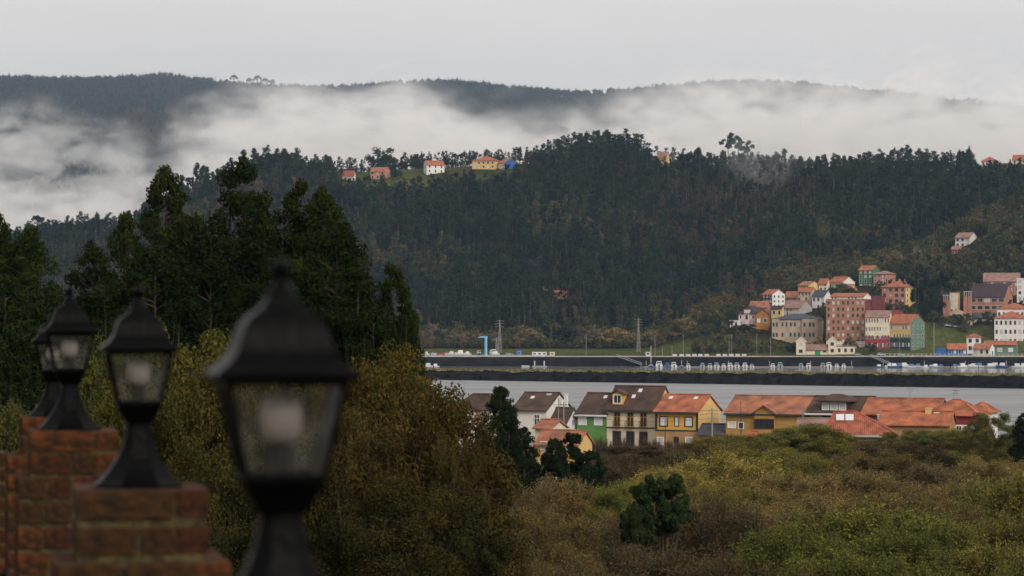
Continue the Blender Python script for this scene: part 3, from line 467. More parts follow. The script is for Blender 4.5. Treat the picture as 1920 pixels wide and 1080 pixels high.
    a_sl = math.atan2(rh, D / 2)
    for px, py in h.get('sky', ()):
        x, y, z = on_roof(px, py); o = MB().box(-.3, .3, -.38, .38, -.05, .07).build('skylight', M['frame_white'], ro, (x, y, z)); o.rotation_euler = (a_sl, 0, 0)
        o2 = MB().box(-.22, .22, -.3, .3, .072, .085).build('pane', M['shutter_white'], ro, (x, y, z)); o2.rotation_euler = (a_sl, 0, 0)
    for px, py, wp in h.get('solar', ()):
        x, y, z = on_roof(px, py); o = MB().box(-wp*k/2 + .03, wp*k/2 - .03, -.7, .7, .03, .12).build('solar_panel', M['shutter_white'], ro, (x, y, z + .03)); o.rotation_euler = (a_sl, 0, 0)
    for px, pb, pt, m_, wp in h.get('chim', ()):
        v = D * .45; x = LX(px - v * math.sin(th) / k); z1 = LZ(pt); cw = wp * k / 2; g = MB(); g.box(x - cw, x + cw, v - cw, v + cw, LZ(pb) - 1.2, z1); g.box(x - cw - .08, x + cw + .08, v - cw - .08, v + cw + .08, z1 + .002, z1 + .14)
        g.build('chimney', M[m_], ro)
    if h.get('dormer'):
        px, py, wp, m_, kind = h['dormer']; dw = wp * k; x, y, z = on_roof(px, py + 7); y0 = max(.3, y - .5); zt = LZ(py) + 10 * k; zb_ = hh_ + y0 / (D/2) * rh; g = MB()
        g.box(x - dw/2, x + dw/2, y0, D/2 + .5, zb_ - .2, zt); pk = zt + dw * (.3 if kind == 'gable' else .16)
        if kind == 'gable': g.prism([(x - dw/2, zt), (x + dw/2, zt), (x, pk)], 'y', y0, D/2 + .6)
        dm = g.build('dormer', M[m_], root); q = MB()
        if kind == 'gable': q.prism([(x - dw/2 - .3, zt - .1), (x, pk + .03), (x + dw/2 + .3, zt - .1), (x + dw/2 + .3, zt + .08), (x, pk + .22), (x - dw/2 - .3, zt + .08)], 'y', y0 - .35, D/2 + .7)
        else:
            A, B = x - dw/2 - .7, x + dw/2 + .7; q.add([(A, y0 - .7, zt + .01), (B, y0 - .7, zt + .01), (B, D/2 + 2, zt + .01), (A, D/2 + 2, zt + .01), (A, y0 - .7, zt + .2), (B, y0 - .7, zt + .2), (B, D/2 + 2, zt + .2), (A, D/2 + 2, zt + .2), (x - dw*.2, y0 + 1.6, pk + .5), (x + dw*.2, y0 + 1.6, pk + .5)], [(3,2,1,0),(0,1,5,4),(1,2,6,5),(2,3,7,6),(3,0,4,7),(4,5,9,8),(5,6,9),(6,7,8,9),(7,4,8)])
        q.build('dormer_roof', roofm, dm)
        if kind == 'gable': add_win(root, x, y0, (zb_ + zt) / 2 + .15, dw * .62, (zt - zb_) * .62, 'glass_dark', 'frame_white', True)
        else:
            for s_ in (-.32, .0, .32): add_win(root, x + s_ * dw, y0, (zb_ + zt) / 2 + .1, dw * .22, (zt - zb_) * .62, 'curtain', 'frame_white', True)
    if h.get('gablet'):
        px, wp, pt, m_, ws = h['gablet']; gw = wp * k; x = LX(px); zt = hh_ + .1; pk = LZ(pt); g = MB(); g.box(x - gw/2, x + gw/2, -.5, D*.3, -dr, zt); g.prism([(x - gw/2, zt), (x + gw/2, zt), (x, pk)], 'y', -.5, D*.45)
        dm = g.build('front_gable', M[m_], root); MB().prism([(x - gw/2 - .4, zt - .25), (x, pk + .03), (x + gw/2 + .4, zt - .25), (x + gw/2 + .4, zt - .05), (x, pk + .24), (x - gw/2 - .4, zt - .05)], 'y', -.95, D*.48).build('gable_roof', roofm, dm)
        for q in ws: add_win(root, LX(q[0]), -.5, LZ(q[1]), q[2] * k, q[3] * k, q[4], q[5], near)
    if h.get('fw'):
        nx, ny = h['fw']; cw = w_ / nx; ch = hh_ / ny; ww = cw * (.42 if not h.get('wwide') else .75); wh = min(2.1, ch * .52) * (1.1 if h.get('wtall') else 1); fr = 'frame_white' if h['wall'] not in ('white_paint', 'stone_beige') else 'grey_side'
        fr = h.get('fr', fr)
        for j in range(ny):
            for i in range(nx):
                zc = ch * (j + .52); pn = 'shutter_white' if rng.random() < .12 else ('curtain' if rng.random() < .25 else ('frame_brown' if rng.random() < .12 else 'glass_dark'))
                add_win(root, x0 + cw * (i + .5), -.036 if h.get('low') and zc < LZ(h['low'][0]) else 0, zc, ww, wh, pn, fr, False)
    if h.get('sw'):
        nx, ny = h['sw']; cw = D / nx; ch = hh_ / ny
        for j in range(ny):
            for i in range(nx): add_win(root, 0, cw * (i + .5), ch * (j + .52), min(1.3, cw * .4), min(1.8, ch * .5), 'glass_dark', 'frame_white', False, R(90))
    if h.get('bands'):
        for j in range(1, 9): z = hh_ * j / 8.; MB().box(x0 - .02, x1 + .02, -.14, -.003, z - .22, z + .02).build('floor_band', M['salmon_paint'], root)
    if h.get('wings'):
        for f0, f1 in ((0, .16), (.66, 1)): MB().box(x0 + w_*f0, x0 + w_*f1, -1.1, -.05, -dr, hh_ + .2).build('wing', wall, root)
        for f, in ((.04,), (.11,), (.72,), (.84,), (.92,)):
            for j in range(3): add_win(root, x0 + w_*f, -1.1, hh_ * (j + .5) / 3, 1.1, 2.3, 'glass_dark', 'grey_side', False)
    if h.get('gablet_far'):
        x = (x0 + x1) / 2; MB().box(x - 1.6, x + 1.6, -.4, 2, -1, hh_ + 2.6).build('gable_bay', wall, root); add_win(root, x, -.4, hh_ * .75, 1.3, 2.4, 'glass_dark', 'frame_brown', False)
    if h.get('green'): MB().box(x0 + w_*.42, x0 + w_*.66, -.1, -.01, -.4, 2.9).build('door', M['green_door'], root); add_win(root, x0 + w_*.86, 0, 1.7, 1.8, 1, 'glass_dark', 'frame_white', False)
    if h.get('bluedoor'): MB().box(.02, .12, D*.4, D*.65, -.4, 2.6).build('door', M['blue_paint'], root)
    if h.get('chf'):
        for i in range(h['chf']): x = x0 + w_ * (.3 + .25 * i); MB().box(x - .7, x + .7, D*.4, D*.4 + 1.2, hh_ + rh*.4, hh_ + rh + 1).build('chimney', M['salmon_paint'], ro)
    return root
for h in NEAR + TOWN + HILL + FARH: build_house(h)
# the brick church: two towers on stone piers with a stone arch between
def church():
    d = 1682; k = d / F; zb = PZ(618, d); Xc = PX(1795, d); r = thing('church', 'modern brick church with two towers and a pale stone arch', 'church', (Xc, d, zb), R(-12))
    for px, top, w_ in ((1775, 553, 14), (1814, 546, 16)):
        x = (px - 1795) * k; w2 = w_ * k / 2; b = MB(); b.box(x - w2, x + w2, 0, 5, -4, 5.5); b.build('stone_pier', M['stone_beige'], r)
        t = MB(); zt = (618 - top) * k
        for s_ in (-.55, .55): t.box(x + s_*w2 - w2*.4, x + s_*w2 + w2*.4, .2, 4.6, 5.5, zt - 3)
        t.box(x - w2*.5, x + w2*.5, .6, 4.2, 5.5, zt - 3.2); t.build('brick_tower', M['brick_face'], r)
        c = MB()
        for q in range(4): xx = x - w2 + (q + .5) * w2 / 2; c.box(xx - .22, xx + .22, .1, 4.7, zt - 3, zt)
        c.box(x - w2, x + w2, 0, 4.8, zt - .5, zt + .12); c.build('belfry', M['grey_side'], r)
    a = MB(); n = 14; ro, ri = 7.2, 5.6; pts = []
    for i in range(n + 1): q = math.pi * i / n; pts.append((math.cos(q), math.sin(q)))
    poly = [(ro*c_, 2 + ro*s_*1.35) for c_, s_ in pts] + [(ri*c_, 2 + ri*s_*1.35) for c_, s_ in pts[::-1]]
    f = []; vs_ = []
    for i in range(n + 1):
        c_, s_ = pts[i]; vs_ += [(ro*c_, -1, 2 + ro*s_*1.35), (ri*c_, -1, 2 + ri*s_*1.35), (ri*c_, 3, 2 + ri*s_*1.35), (ro*c_, 3, 2 + ro*s_*1.35)]
    for i in range(n):
        for j in range(4): f.append((i*4+j, i*4+(j+1)%4, (i+1)*4+(j+1)%4, (i+1)*4+j))
    a.add(vs_, f); a.build('arch', M['stone_beige'], r); MB().box(-5.4, 5.4, 3.1, 6, -4, 9).build('nave_wall', M['dark_wood'], r)
church()
# ------------------------------------------------------------------ vegetation
def unit(a): return a / np.maximum(1e-6, np.linalg.norm(a, axis=-1, keepdims=True))
def leaves(g, Cn, Rr, n, ln, wd, droop=.4, shell=.45, flat=.85, lo=.5, bias=.9):
    p = Rr ** 2.2; k = g.choice(len(Cn), n, p=p / p.sum()); dr = unit(g.normal(size=(n, 3)))
    P = Cn[k] + dr * (Rr[k] * g.random(n) ** shell)[:, None] * [1, 1, flat]
    nr = unit(dr * bias + g.normal(size=(n, 3)) * .55 + [0, 0, .25 * bias]); ax = g.normal(size=(n, 3)); ax[:, 2] -= droop; b = unit(np.cross(ax, nr)); ax = unit(np.cross(nr, b))     # blades face outwards from their spray
    s = g.uniform(.6, 1.3, n)[:, None]; ax = ax * ln / 2 * s; b = b * wd / 2 * s
    V = np.stack([P - ax, P + b, P + ax, P - b], 1).reshape(-1, 3); ct = g.normal(size=len(Cn))
    return V, np.clip(lo + .17 * g.normal(size=n) + .11 * ct[k], 0, 1)
def slivers(g, A, B, w):
    n = len(A); s = unit(np.cross(B - A, g.normal(size=(n, 3)))) * (np.asarray(w).reshape(-1, 1) / 2)
    return np.stack([A - s, A + s, B], 1).reshape(-1, 3)
def mb_mesh(mb, name, m, tri=None):
    if tri is not None: mb.add(tri.tolist(), [(3*i, 3*i+1, 3*i+2) for i in range(len(tri) // 3)])
    return mb.mesh(name, m)
def mk_euc(seed, h=27, r=3.3, n=85000, ln=.32, wd=.14, nl=3, low=.1):
    g = np.random.default_rng(seed); lead = [(0, 0, h)] + [(r * .62 * math.cos(a), r * .62 * math.sin(a), h * g.uniform(.78, .95)) for a in (g.uniform(0, 6.28) + 2.2 * np.arange(nl - 1))]
    Cn, Rr = [], []; t_ = MB(); px = g.uniform(-.4, .4, 2)
    for li, (lx, ly, lh) in enumerate(lead):
        t_.tube([(lx*.15, ly*.15, -1), (lx*.4 + px[0]*.3, ly*.4, lh*.3), (lx*.9, ly*.9 + px[1]*.4, lh*.65), (lx, ly, lh*.96)], [.34 if li == 0 else .2, .24, .13, .03], 6)
        m = 150 if li == 0 else 80
        for i in range(m):
            t = low + (1 - low) * g.random() ** .62; e = (r if li == 0 else r * .62) * (min(1, (1 - t) / .36) ** .55 + .03) * min(1, (t - low + .05) / .16)
            a = g.uniform(0, 6.28); q = e * math.sqrt(g.uniform(.08, 1)); c = (lx * min(1, t + .3) + q*math.cos(a), ly * min(1, t + .3) + q*math.sin(a), t*lh - .12*q); Cn.append(c); Rr.append((.42 + .85 * (1 - t)**.7) * g.uniform(.55, 1.35) * r / 3.3)
            if i % 3 == 0: t_.tube([(lx*t, ly*t, t*lh - q*.5 - .3), c], [.07, .02], 4)
        Cn.append((lx, ly, lh * .985)); Rr.append(.35)
    V, ti = leaves(g, np.array(Cn), np.array(Rr), n, ln, wd, .55, .5, 1.05)
    zf = V.reshape(-1, 4, 3)[:, 0, 2] / h; ti = np.clip(ti + .14 * (zf - .5), 0, 1)       # leaf tint turns paler and yellower with height
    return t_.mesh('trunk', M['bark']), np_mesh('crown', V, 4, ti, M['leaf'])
def mk_round(seed, h=12.5, r=4.6, n=95000, ln=.155, wd=.1, twigs=300, low=.02, clumps=150, dz=.52):
    g = np.random.default_rng(seed); Cn, Rr = [], []; t_ = MB(); A, B = [], []
    for i in range(clumps):
        d = unit(g.normal(size=3)); d[2] = d[2] * .9 + .12; q = g.uniform(.45, 1) ** .5 * g.uniform(.85, 1.08)
        c = np.array([d[0]*r*q, d[1]*r*q, h*dz + d[2]*h*(1-dz)*q]); c[2] = max(h*low, c[2]); Cn.append(c); Rr.append(g.uniform(.45, 1.05) * r / 4.2)
        if i % 9 == 0:
            b0 = (c[0]*.12, c[1]*.12, h*.08); t_.tube([(c[0]*.06, c[1]*.06, -.6), b0, (c[0]*.5, c[1]*.5, c[2]*.62), c], [.13, .11, .06, .015], 4)
    Cn = np.array(Cn); Rr = np.array(Rr); V, ti = leaves(g, Cn, Rr, n, ln, wd, .25, .5, .95)
    k = g.integers(0, len(Cn), twigs); A = Cn[k] + g.normal(size=(twigs, 3)) * Rr[k][:, None] * .4; dr = unit(Cn[k] - [0, 0, h*.3] + g.normal(size=(twigs, 3)) * .8); dr[:, 2] += .35
    tri = slivers(g, A, A + dr * (Rr[k] * g.uniform(.9, 2.0, twigs))[:, None], g.uniform(.012, .024, twigs))
    return mb_mesh(t_, 'trunk', M['twig'], tri), np_mesh('crown', V, 4, ti, M['leaf'])
def mk_willow(seed, h=5.2, r=3.1, n=72000, twigs=13000, ln=.125, wd=.052):
    """leafless-looking sallow: fans of thin upright shoots with small leaves left on them"""
    g = np.random.default_rng(seed); stems = 26; t_ = MB(); S, E = [], []
    for i in range(stems):
        a = g.uniform(0, 6.28); q = r * math.sqrt(g.random()) * .95; top = np.array([q*math.cos(a), q*math.sin(a), h * (1 - .42*(q/r)**2) * g.uniform(.72, .92)]); mid = np.array([top[0]*.55, top[1]*.55, top[2]*.5])
        t_.tube([(top[0]*.12, top[1]*.12, -.5), tuple(mid), tuple(top)], [.07, .045, .012], 4); S += [mid]; E += [top]
    S, E = np.array(S), np.array(E); k = g.integers(0, stems, twigs); u = g.random(twigs)[:, None]; A = S[k] + (E[k] - S[k]) * u * 1.02 + g.normal(size=(twigs, 3)) * .12
    dr = unit(g.normal(size=(twigs, 3)) * .5 + unit(E[k] - [0, 0, .3*h]) * .8 + [0, 0, .9]); ln_t = g.uniform(.4, 1.25, twigs)[:, None]; B = A + dr * ln_t
    tri = slivers(g, A, B, g.uniform(.01, .02, twigs)); j = g.integers(0, twigs, n); P = A[j] + (B[j] - A[j]) * g.uniform(.1, 1.05, n)[:, None] + g.normal(size=(n, 3)) * .07
    ax = unit(g.normal(size=(n, 3)) * .7 + dr[j]); b = unit(np.cross(ax, g.normal(size=(n, 3)))); s = g.uniform(.6, 1.3, n)[:, None]; ax = ax*ln/2*s; b = b*wd/2*s
    V = np.stack([P - ax, P + b, P + ax, P - b], 1).reshape(-1, 3); ct = g.normal(size=stems)
    return mb_mesh(t_, 'trunk', M['twig'], tri), np_mesh('crown', V, 4, np.clip(.5 + .19*g.normal(size=n) + .08*ct[k[j]], 0, 1), M['leaf'])
def mk_far(seed, kind, h=21, leafm='forest_leaf', n=520, s=1.08):
    """tree for the far slopes: trunk and leaf tufts; returns trunk mesh, crown mesh, joined mesh"""
    g = np.random.default_rng(seed); Cn, Rr = [], []; t_ = MB(); r0 = h * .011
    if kind == 'euc':
        t_.tube([(0, 0, -2), (g.normal()*.3, 0, h*.5), (g.normal()*.4, g.normal()*.4, h*.97)], [r0, r0*.8, .05], 5)
        for i in range(20): t = g.uniform(.26, 1); e = h*.17*(1.1 - t)**.5 * 1.2; a = g.uniform(0, 6.28); q = e*math.sqrt(g.random()); Cn.append((q*math.cos(a), q*math.sin(a), t*h)); Rr.append(h*.07*g.uniform(.7, 1.35))
    elif kind == 'tall':
        t_.tube([(0, 0, -2), (.2, 0, h*.6), (g.normal()*.5, g.normal()*.4, h*.98)], [r0, r0*.75, .06], 5)
        for i in range(9): t = g.uniform(.68, 1); e = h*.13; a = g.uniform(0, 6.28); q = e*math.sqrt(g.random()); Cn.append((q*math.cos(a), q*math.sin(a), t*h)); Rr.append(h*.055*g.uniform(.7, 1.3))
    elif kind == 'cone':
        t_.tube([(0, 0, -2), (0, 0, h*.97)], [r0*1.2, .05], 5)
        for i in range(26): t = .08 + .92*g.random()**1.2; e = h*.2*(1 - t) + .1; a = g.uniform(0, 6.28); q = e*math.sqrt(g.uniform(.2, 1)); Cn.append((q*math.cos(a), q*math.sin(a), t*h)); Rr.append(h*.06*(1.25 - t))
    elif kind == 'round':
        t_.tube([(0, 0, -1), (0, 0, h*.6)], [r0*1.6, r0*.6], 5)
        for i in range(22): d = unit(g.normal(size=3)); q = g.uniform(.4, 1); Cn.append((d[0]*h*.42*q, d[1]*h*.42*q, h*.55 + d[2]*h*.4*q)); Rr.append(h*.13*g.uniform(.7, 1.2))
    elif kind == 'umbrella':
        t_.tube([(0, 0, -2), (.1*h*.2, 0, h*.55), (0, 0, h*.86)], [r0*1.3, r0, .1], 6)
        for i in range(16): a = g.uniform(0, 6.28); q = h*.3*math.sqrt(g.random()); Cn.append((q*math.cos(a), q*math.sin(a), h*(.92 - .22*(q/(h*.3))**2) + g.normal()*h*.02)); Rr.append(h*.075*g.uniform(.7, 1.2))
        for c in Cn[::2]: t_.tube([(0, 0, h*.6), c], [.12, .05], 4)
    Cn, Rr = np.array(Cn), np.array(Rr); V, ti = leaves(g, Cn, Rr, n, s, s*.62, .1, .55, .9)
    tr = t_.mesh('trunk', M['pale_bark'] if kind in ('tall', 'euc') else M['bark']); cr_ = np_mesh('crown', V, 4, ti, M[leafm])
    T_v = np.array([t_.v[i] for f in t_.f if len(f) == 4 for i in f]); jo = np_mesh('tree', V, 4, ti, [M[leafm], M['pale_bark'] if kind in ('tall', 'euc') else M['bark']], (T_v, 4, 1))
    return tr, cr_, jo
def plant(name, label, cat, protos, px, pytop, d, wpx=None, color=(.05, .06, .02), group=None, ph=None, pr=None, rng=random, zs=1, base=None):
    """a tree standing on the ground at column px and distance d whose tip reaches row pytop"""
    x = PX(px, d); zg = T1(x, d) if base is None else base; hgt = PZ(pytop, d) - zg; tr, cr_ = protos[0], protos[1]; sz = hgt / ph; sx = (wpx * d / F / (2 * pr)) if wpx else sz
    r = thing(name, label, cat, (x, d, zg - .1), rng.uniform(0, 6.28), group); r.scale = (sx, sx, sz)
    put('trunk', tr, r); put('crown', cr_, r, color=color); return r
rv = random.Random(4)
# --- eucalyptus grove on the left
EU = [mk_euc(21), mk_euc(22, 27, 3.5, 90000, nl=4), mk_euc(23, 27, 3.3, 80000, nl=3), mk_euc(24, 27, 3.8, 95000, nl=4, low=.04)]
GE = 'eucalyptus trees of the grove below the garden'
DARK = .54
for i, (px, py, d, wp, pi, col, lab) in enumerate([
  (-12, 385, 190, 120, 0, (.032, .05, .016), 'eucalyptus cut by the left picture edge'), (50, 425, 185, 150, 3, (.04, .066, .018), 'bright green rounded eucalyptus near the left edge'),
  (10, 520, 178, 150, 1, (.03, .05, .016), 'low dark eucalyptus at the left edge above the lamps'), (135, 560, 180, 150, 0, (.026, .042, .014), 'low dark eucalyptus behind the two small lanterns'),
  (175, 455, 195, 150, 1, (.034, .05, .018), 'low spreading eucalyptus right of the bright green one'), (235, 405, 190, 130, 2, (.04, .06, .018), 'olive eucalyptus leaning on the tall loose-crowned tree'),
  (312, 312, 196, 150, 0, (.04, .052, .018), 'tall loose-crowned eucalyptus with sky showing through its top'), (290, 470, 188, 190, 3, (.026, .04, .014), 'dark eucalyptus filling the grove above the second lantern'),
  (452, 299, 196, 178, 1, (.03, .046, .015), 'tallest dark eucalyptus in the middle of the grove'), (395, 480, 186, 180, 3, (.02, .034, .012), 'very dark eucalyptus in the heart of the grove'),
  (560, 345, 196, 150, 2, (.034, .05, .016), 'pointed eucalyptus above the nearest lantern'), (606, 352, 193, 130, 0, (.042, .062, .018), 'slim yellow-green eucalyptus tip right of the nearest lantern'),
  (632, 415, 186, 170, 3, (.028, .044, .014), 'broad eucalyptus on the right flank of the grove'), (520, 480, 184, 200, 1, (.022, .036, .012), 'dark eucalyptus directly behind the nearest lantern'),
  (735, 498, 190, 110, 2, (.038, .06, .016), 'smaller eucalyptus standing apart at the right end of the grove'), (700, 570, 182, 150, 0, (.024, .04, .013), 'dark low eucalyptus right of the lantern roof'), (762, 600, 176, 80, 3, (.028, .048, .014), 'little dark eucalyptus at the water view edge'), (215, 600, 176, 150, 3, (.022, .036, .012), 'dark undergrown eucalyptus between the lanterns')]):
    plant('eucalyptus_tree', lab, 'tree', EU[pi], px, py, d, wp * 1.42, tuple(c * DARK for c in col), GE, 27, 4.0, rv)
# --- golden sallow trees below the garden
RO = [mk_round(31), mk_round(32, n=92000, r=4.8), mk_round(33, n=80000, r=4.3)]
GG = 'golden-leaved trees below the garden wall'
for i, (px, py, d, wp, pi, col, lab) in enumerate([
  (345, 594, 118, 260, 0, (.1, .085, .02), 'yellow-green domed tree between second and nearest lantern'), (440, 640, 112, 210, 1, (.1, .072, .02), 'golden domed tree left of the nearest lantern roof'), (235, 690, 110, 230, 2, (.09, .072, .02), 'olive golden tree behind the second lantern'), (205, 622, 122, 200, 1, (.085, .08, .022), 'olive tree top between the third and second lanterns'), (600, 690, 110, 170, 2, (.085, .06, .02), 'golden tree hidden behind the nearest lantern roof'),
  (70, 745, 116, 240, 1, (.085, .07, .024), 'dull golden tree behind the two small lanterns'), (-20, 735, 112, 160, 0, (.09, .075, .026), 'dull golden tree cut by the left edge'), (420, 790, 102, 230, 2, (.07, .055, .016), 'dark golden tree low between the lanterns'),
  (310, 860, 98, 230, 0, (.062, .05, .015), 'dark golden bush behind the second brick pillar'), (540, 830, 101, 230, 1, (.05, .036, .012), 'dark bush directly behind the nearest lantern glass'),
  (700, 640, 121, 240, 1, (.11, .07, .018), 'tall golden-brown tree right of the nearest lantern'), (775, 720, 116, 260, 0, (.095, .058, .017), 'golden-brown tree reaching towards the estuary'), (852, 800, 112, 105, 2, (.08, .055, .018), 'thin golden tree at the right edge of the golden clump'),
  (650, 790, 104, 240, 2, (.065, .042, .014), 'dark golden tree beside the lantern glass'), (800, 880, 100, 260, 1, (.055, .04, .013), 'dark leafy tree in the middle foreground'), (690, 950, 93, 260, 0, (.045, .033, .012), 'shadowy bush at the bottom beside the nearest lantern'), (900, 985, 97, 140, 2, (.04, .036, .014), 'small dark bush at the bottom of the golden clump'), (450, 960, 92, 240, 1, (.04, .032, .012), 'shadowy bush at the bottom left of the nearest lantern')]):  # lower bushes get darker leaf colours, their shade put into the colour
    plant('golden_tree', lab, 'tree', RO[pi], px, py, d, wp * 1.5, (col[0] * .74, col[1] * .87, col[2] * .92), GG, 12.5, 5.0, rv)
# --- sallow thicket on the right
WI = [mk_willow(41), mk_willow(42, r=3.3), mk_willow(43, r=2.9, n=50000), mk_willow(44, r=3.2, n=90000, ln=.125, wd=.058)]
WC = [((.17, .14, .04), 'yellow-olive'), ((.125, .115, .034), 'olive'), ((.15, .11, .046), 'tawny'), ((.11, .084, .046), 'brown'), ((.115, .12, .032), 'greenish')]
PATCH = [(1000, 1010, 2), (1130, 960, 2), (1180, 870, 3), (1270, 840, 3), (1290, 890, 0), (1350, 870, 0), (1250, 1010, 3), (1350, 1030, 3), (1420, 960, 2), (1500, 850, 1), (1520, 930, 2), (1600, 900, 2), (1680, 940, 2), (1640, 1030, 4), (1540, 1050, 4), (1750, 1010, 0), (1880, 960, 1), (1880, 1050, 4), (1720, 880, 3), (1800, 850, 1), (1900, 880, 2), (1100, 1040, 2), (1800, 930, 2)]
rows = [(406, 834, 12, 1120, 1960), (382, 842, 12, 1130, 1970), (345, 856, 11, 1110, 1980), (315, 874, 9, 1100, 1990), (262, 915, 9, 1000, 2010), (225, 955, 8, 950, 2020)]
def where(px, d):
    a = 'just below' if d > 340 else ('some way below' if d > 240 else ('low in the thicket beneath' if d > 190 else 'at the picture bottom beneath'))
    for lim, b in ((1040, 'the grey outhouse'), (1135, 'the green house'), (1235, 'the white balcony house'), (1330, 'the bright yellow house'), (1440, 'the red-tiled outhouse'), (1540, 'the long ochre house'), (1650, 'the solar roof'), (1760, 'the terracotta terrace'), (1860, 'the crimson-walled house'), (9999, 'the edge evergreen')):
        if px < lim: return a + ' ' + b
def shrub(px, top, d, wpx, q, f):
    col, nm = WC[q]; col = tuple(c * f for c in col)
    plant('sallow_shrub', nm + ' sallow shrub ' + where(px, d), 'shrub', WI[3] if q in (1, 4) else WI[rv.randrange(3)], px, top, d, wpx, col, nm + ' sallow shrubs of the thicket', 5.2, 3.1, rv)
for d, py, n, xa, xb in rows:
    for i in range(n):
        px = xa + (xb - xa) * (i + .5 + rv.uniform(-.35, .35)) / n; top = py + rv.uniform(-30, 14) + (17 if d > 370 and px < 1350 else 0)
        q = min(PATCH, key=lambda p: (p[0] - px)**2 + 1.4 * (p[1] - top)**2)[2]
        if rv.random() < .06: q = rv.randrange(5)
        shrub(px, top, d, rv.uniform(150, 270) * .9, q, rv.uniform(.85, 1.4) * (.68 if q == 3 else 1))
# the big rounded mounds nearer by
for px, top, d, wpx, q, f in [(1350, 852, 305, 300, 0, .85), (1260, 880, 290, 200, 0, .7), (1190, 905, 280, 170, 2, .6), (1480, 884, 285, 230, 2, .75), (1600, 872, 290, 240, 2, .7), (1720, 868, 296, 240, 3, .7), (1830, 862, 300, 240, 2, .72), (1560, 920, 240, 260, 2, .75), (1690, 912, 235, 260, 2, .65), (1420, 930, 235, 230, 0, .6),
  (1290, 915, 200, 330, 3, .6), (1390, 945, 192, 280, 3, .5), (1190, 960, 205, 260, 2, .55), (1080, 965, 215, 260, 2, .62), (980, 972, 210, 190, 2, .6), (1150, 1010, 180, 280, 3, .6), (1010, 1020, 170, 260, 2, .6), (1620, 948, 186, 430, 4, .72), (1500, 985, 176, 300, 4, .62), (1740, 975, 178, 320, 4, .66), (1890, 885, 205, 320, 1, .8), (1800, 935, 195, 220, 2, .6), (1960, 940, 182, 260, 1, .75),
  (1250, 1030, 158, 330, 3, .5), (1380, 1040, 152, 300, 3, .45), (1560, 1035, 150, 340, 4, .6), (1700, 1045, 148, 320, 4, .62), (1850, 1020, 156, 330, 1, .7), (1090, 1058, 150, 300, 3, .6), (960, 1055, 152, 200, 2, .5), (1470, 1062, 142, 260, 3, .5), (1930, 1050, 148, 260, 4, .6)]: shrub(px, top, d, wpx, q, f * (1.8 if d > 230 else 1.5))
# --- single dark trees in the middle distance
DK = [mk_euc(51, 14, 2.4, 26000, .3, .17, 2, .12), mk_round(52, 9, 2.8, 14000, .3, .17, 400, .25, 60, .62), mk_round(53, 9, 2.2, 22000, .2, .13, 200, .5, 90, .76)]
plant('cypress_tree', 'slim dark evergreen standing before the white brown-roofed house', 'tree', DK[0], 938, 724, 318, 88, (0.0132, 0.0228, 0.0084), None, 14, 2.6, rv)
plant('evergreen_tree', 'dark bushy evergreen below the slim evergreen', 'tree', DK[0], 982, 800, 312, 66, (0.0132, 0.0216, 0.0084), None, 14, 2.6, rv)
plant('evergreen_tree', 'open dark sapling in front of the yellow house', 'tree', DK[1], 1068, 812, 300, 95, (0.0120, 0.0216, 0.0078), None, 9, 2.9, rv)
plant('evergreen_tree', 'thin dark sapling screening the yellow house windows', 'tree', DK[1], 1040, 822, 302, 62, (.012, .02, .008), None, 9, 2.9, rv)
plant('evergreen_tree', 'second open dark sapling behind the grey outhouse corner', 'tree', DK[1], 1105, 845, 306, 70, (0.0144, 0.0216, 0.0090), None, 9, 2.9, rv)
plant('evergreen_tree', 'small dark sapling at the foot of the golden clump', 'tree', DK[1], 962, 880, 298, 60, (0.0120, 0.0204, 0.0078), None, 9, 2.9, rv)
plant('evergreen_shrub', 'dark rounded evergreen shrub alone in the thicket', 'shrub', DK[2], 1240, 884, 190, 125, (.028, .045, .016), None, 9, 2.4, rv)
plant('evergreen_shrub', 'small dark evergreen shrub left of the rounded one', 'shrub', DK[2], 1198, 940, 186, 75, (.028, .043, .016), None, 9, 2.4, rv)
plant('evergreen_tree', 'dark evergreen tree at the right edge beside the last roof', 'tree', DK[0], 1922, 772, 365, 60, (0.0108, 0.0204, 0.0084), None, 14, 2.6, rv)
plant('leafy_tree', 'half-bare green tree in front of the last terracotta roofs', 'tree', RO[2], 1858, 768, 378, 125, (.11, .105, .034), None, 12.5, 5.0, rv)
plant('leafy_shrub', 'large olive-green bush below the long ochre house', 'shrub', RO[0], 1505, 790, 372, 205, (.15, .14, .042), None, 12.5, 5.0, rv)
for px, py, wp, lab in ((1665, 806, 60, 'low olive bush beside the grey-walled solar house'), (1700, 812, 70, 'olive bush left of the rounded green shrub'), (1790, 806, 70, 'olive bush right of the rounded green shrub'), (1820, 800, 55, 'tall olive bush against the white base of the crimson house')): plant('leafy_shrub', lab, 'shrub', RO[2], px, py, 392, wp, (.12, .11, .038), None, 12.5, 5.0, rv)
plant('leafy_shrub', 'rounded green shrub below the terracotta terrace', 'shrub', RO[1], 1745, 803, 385, 160, (.125, .12, .04), None, 12.5, 5.0, rv)
BARE = mk_willow(45, n=3500, twigs=5200, ln=.14, wd=.07)
for i, (px, py, wp, lab) in enumerate([(1130, 814, 55, 'pale tan'), (1168, 816, 55, 'brown'), (1215, 816, 60, 'reddish brown'), (1108, 826, 50, 'tan'), (1262, 822, 60, 'dull brown'), (1312, 826, 60, 'grey brown')]):
    plant('bare_shrub', lab + ' bare twiggy tree before the village house fronts', 'tree', BARE, px, py, 405 + i * 3, wp, (.08, .054, .032), 'bare twiggy trees before the village', 5.2, 3.1, rv)
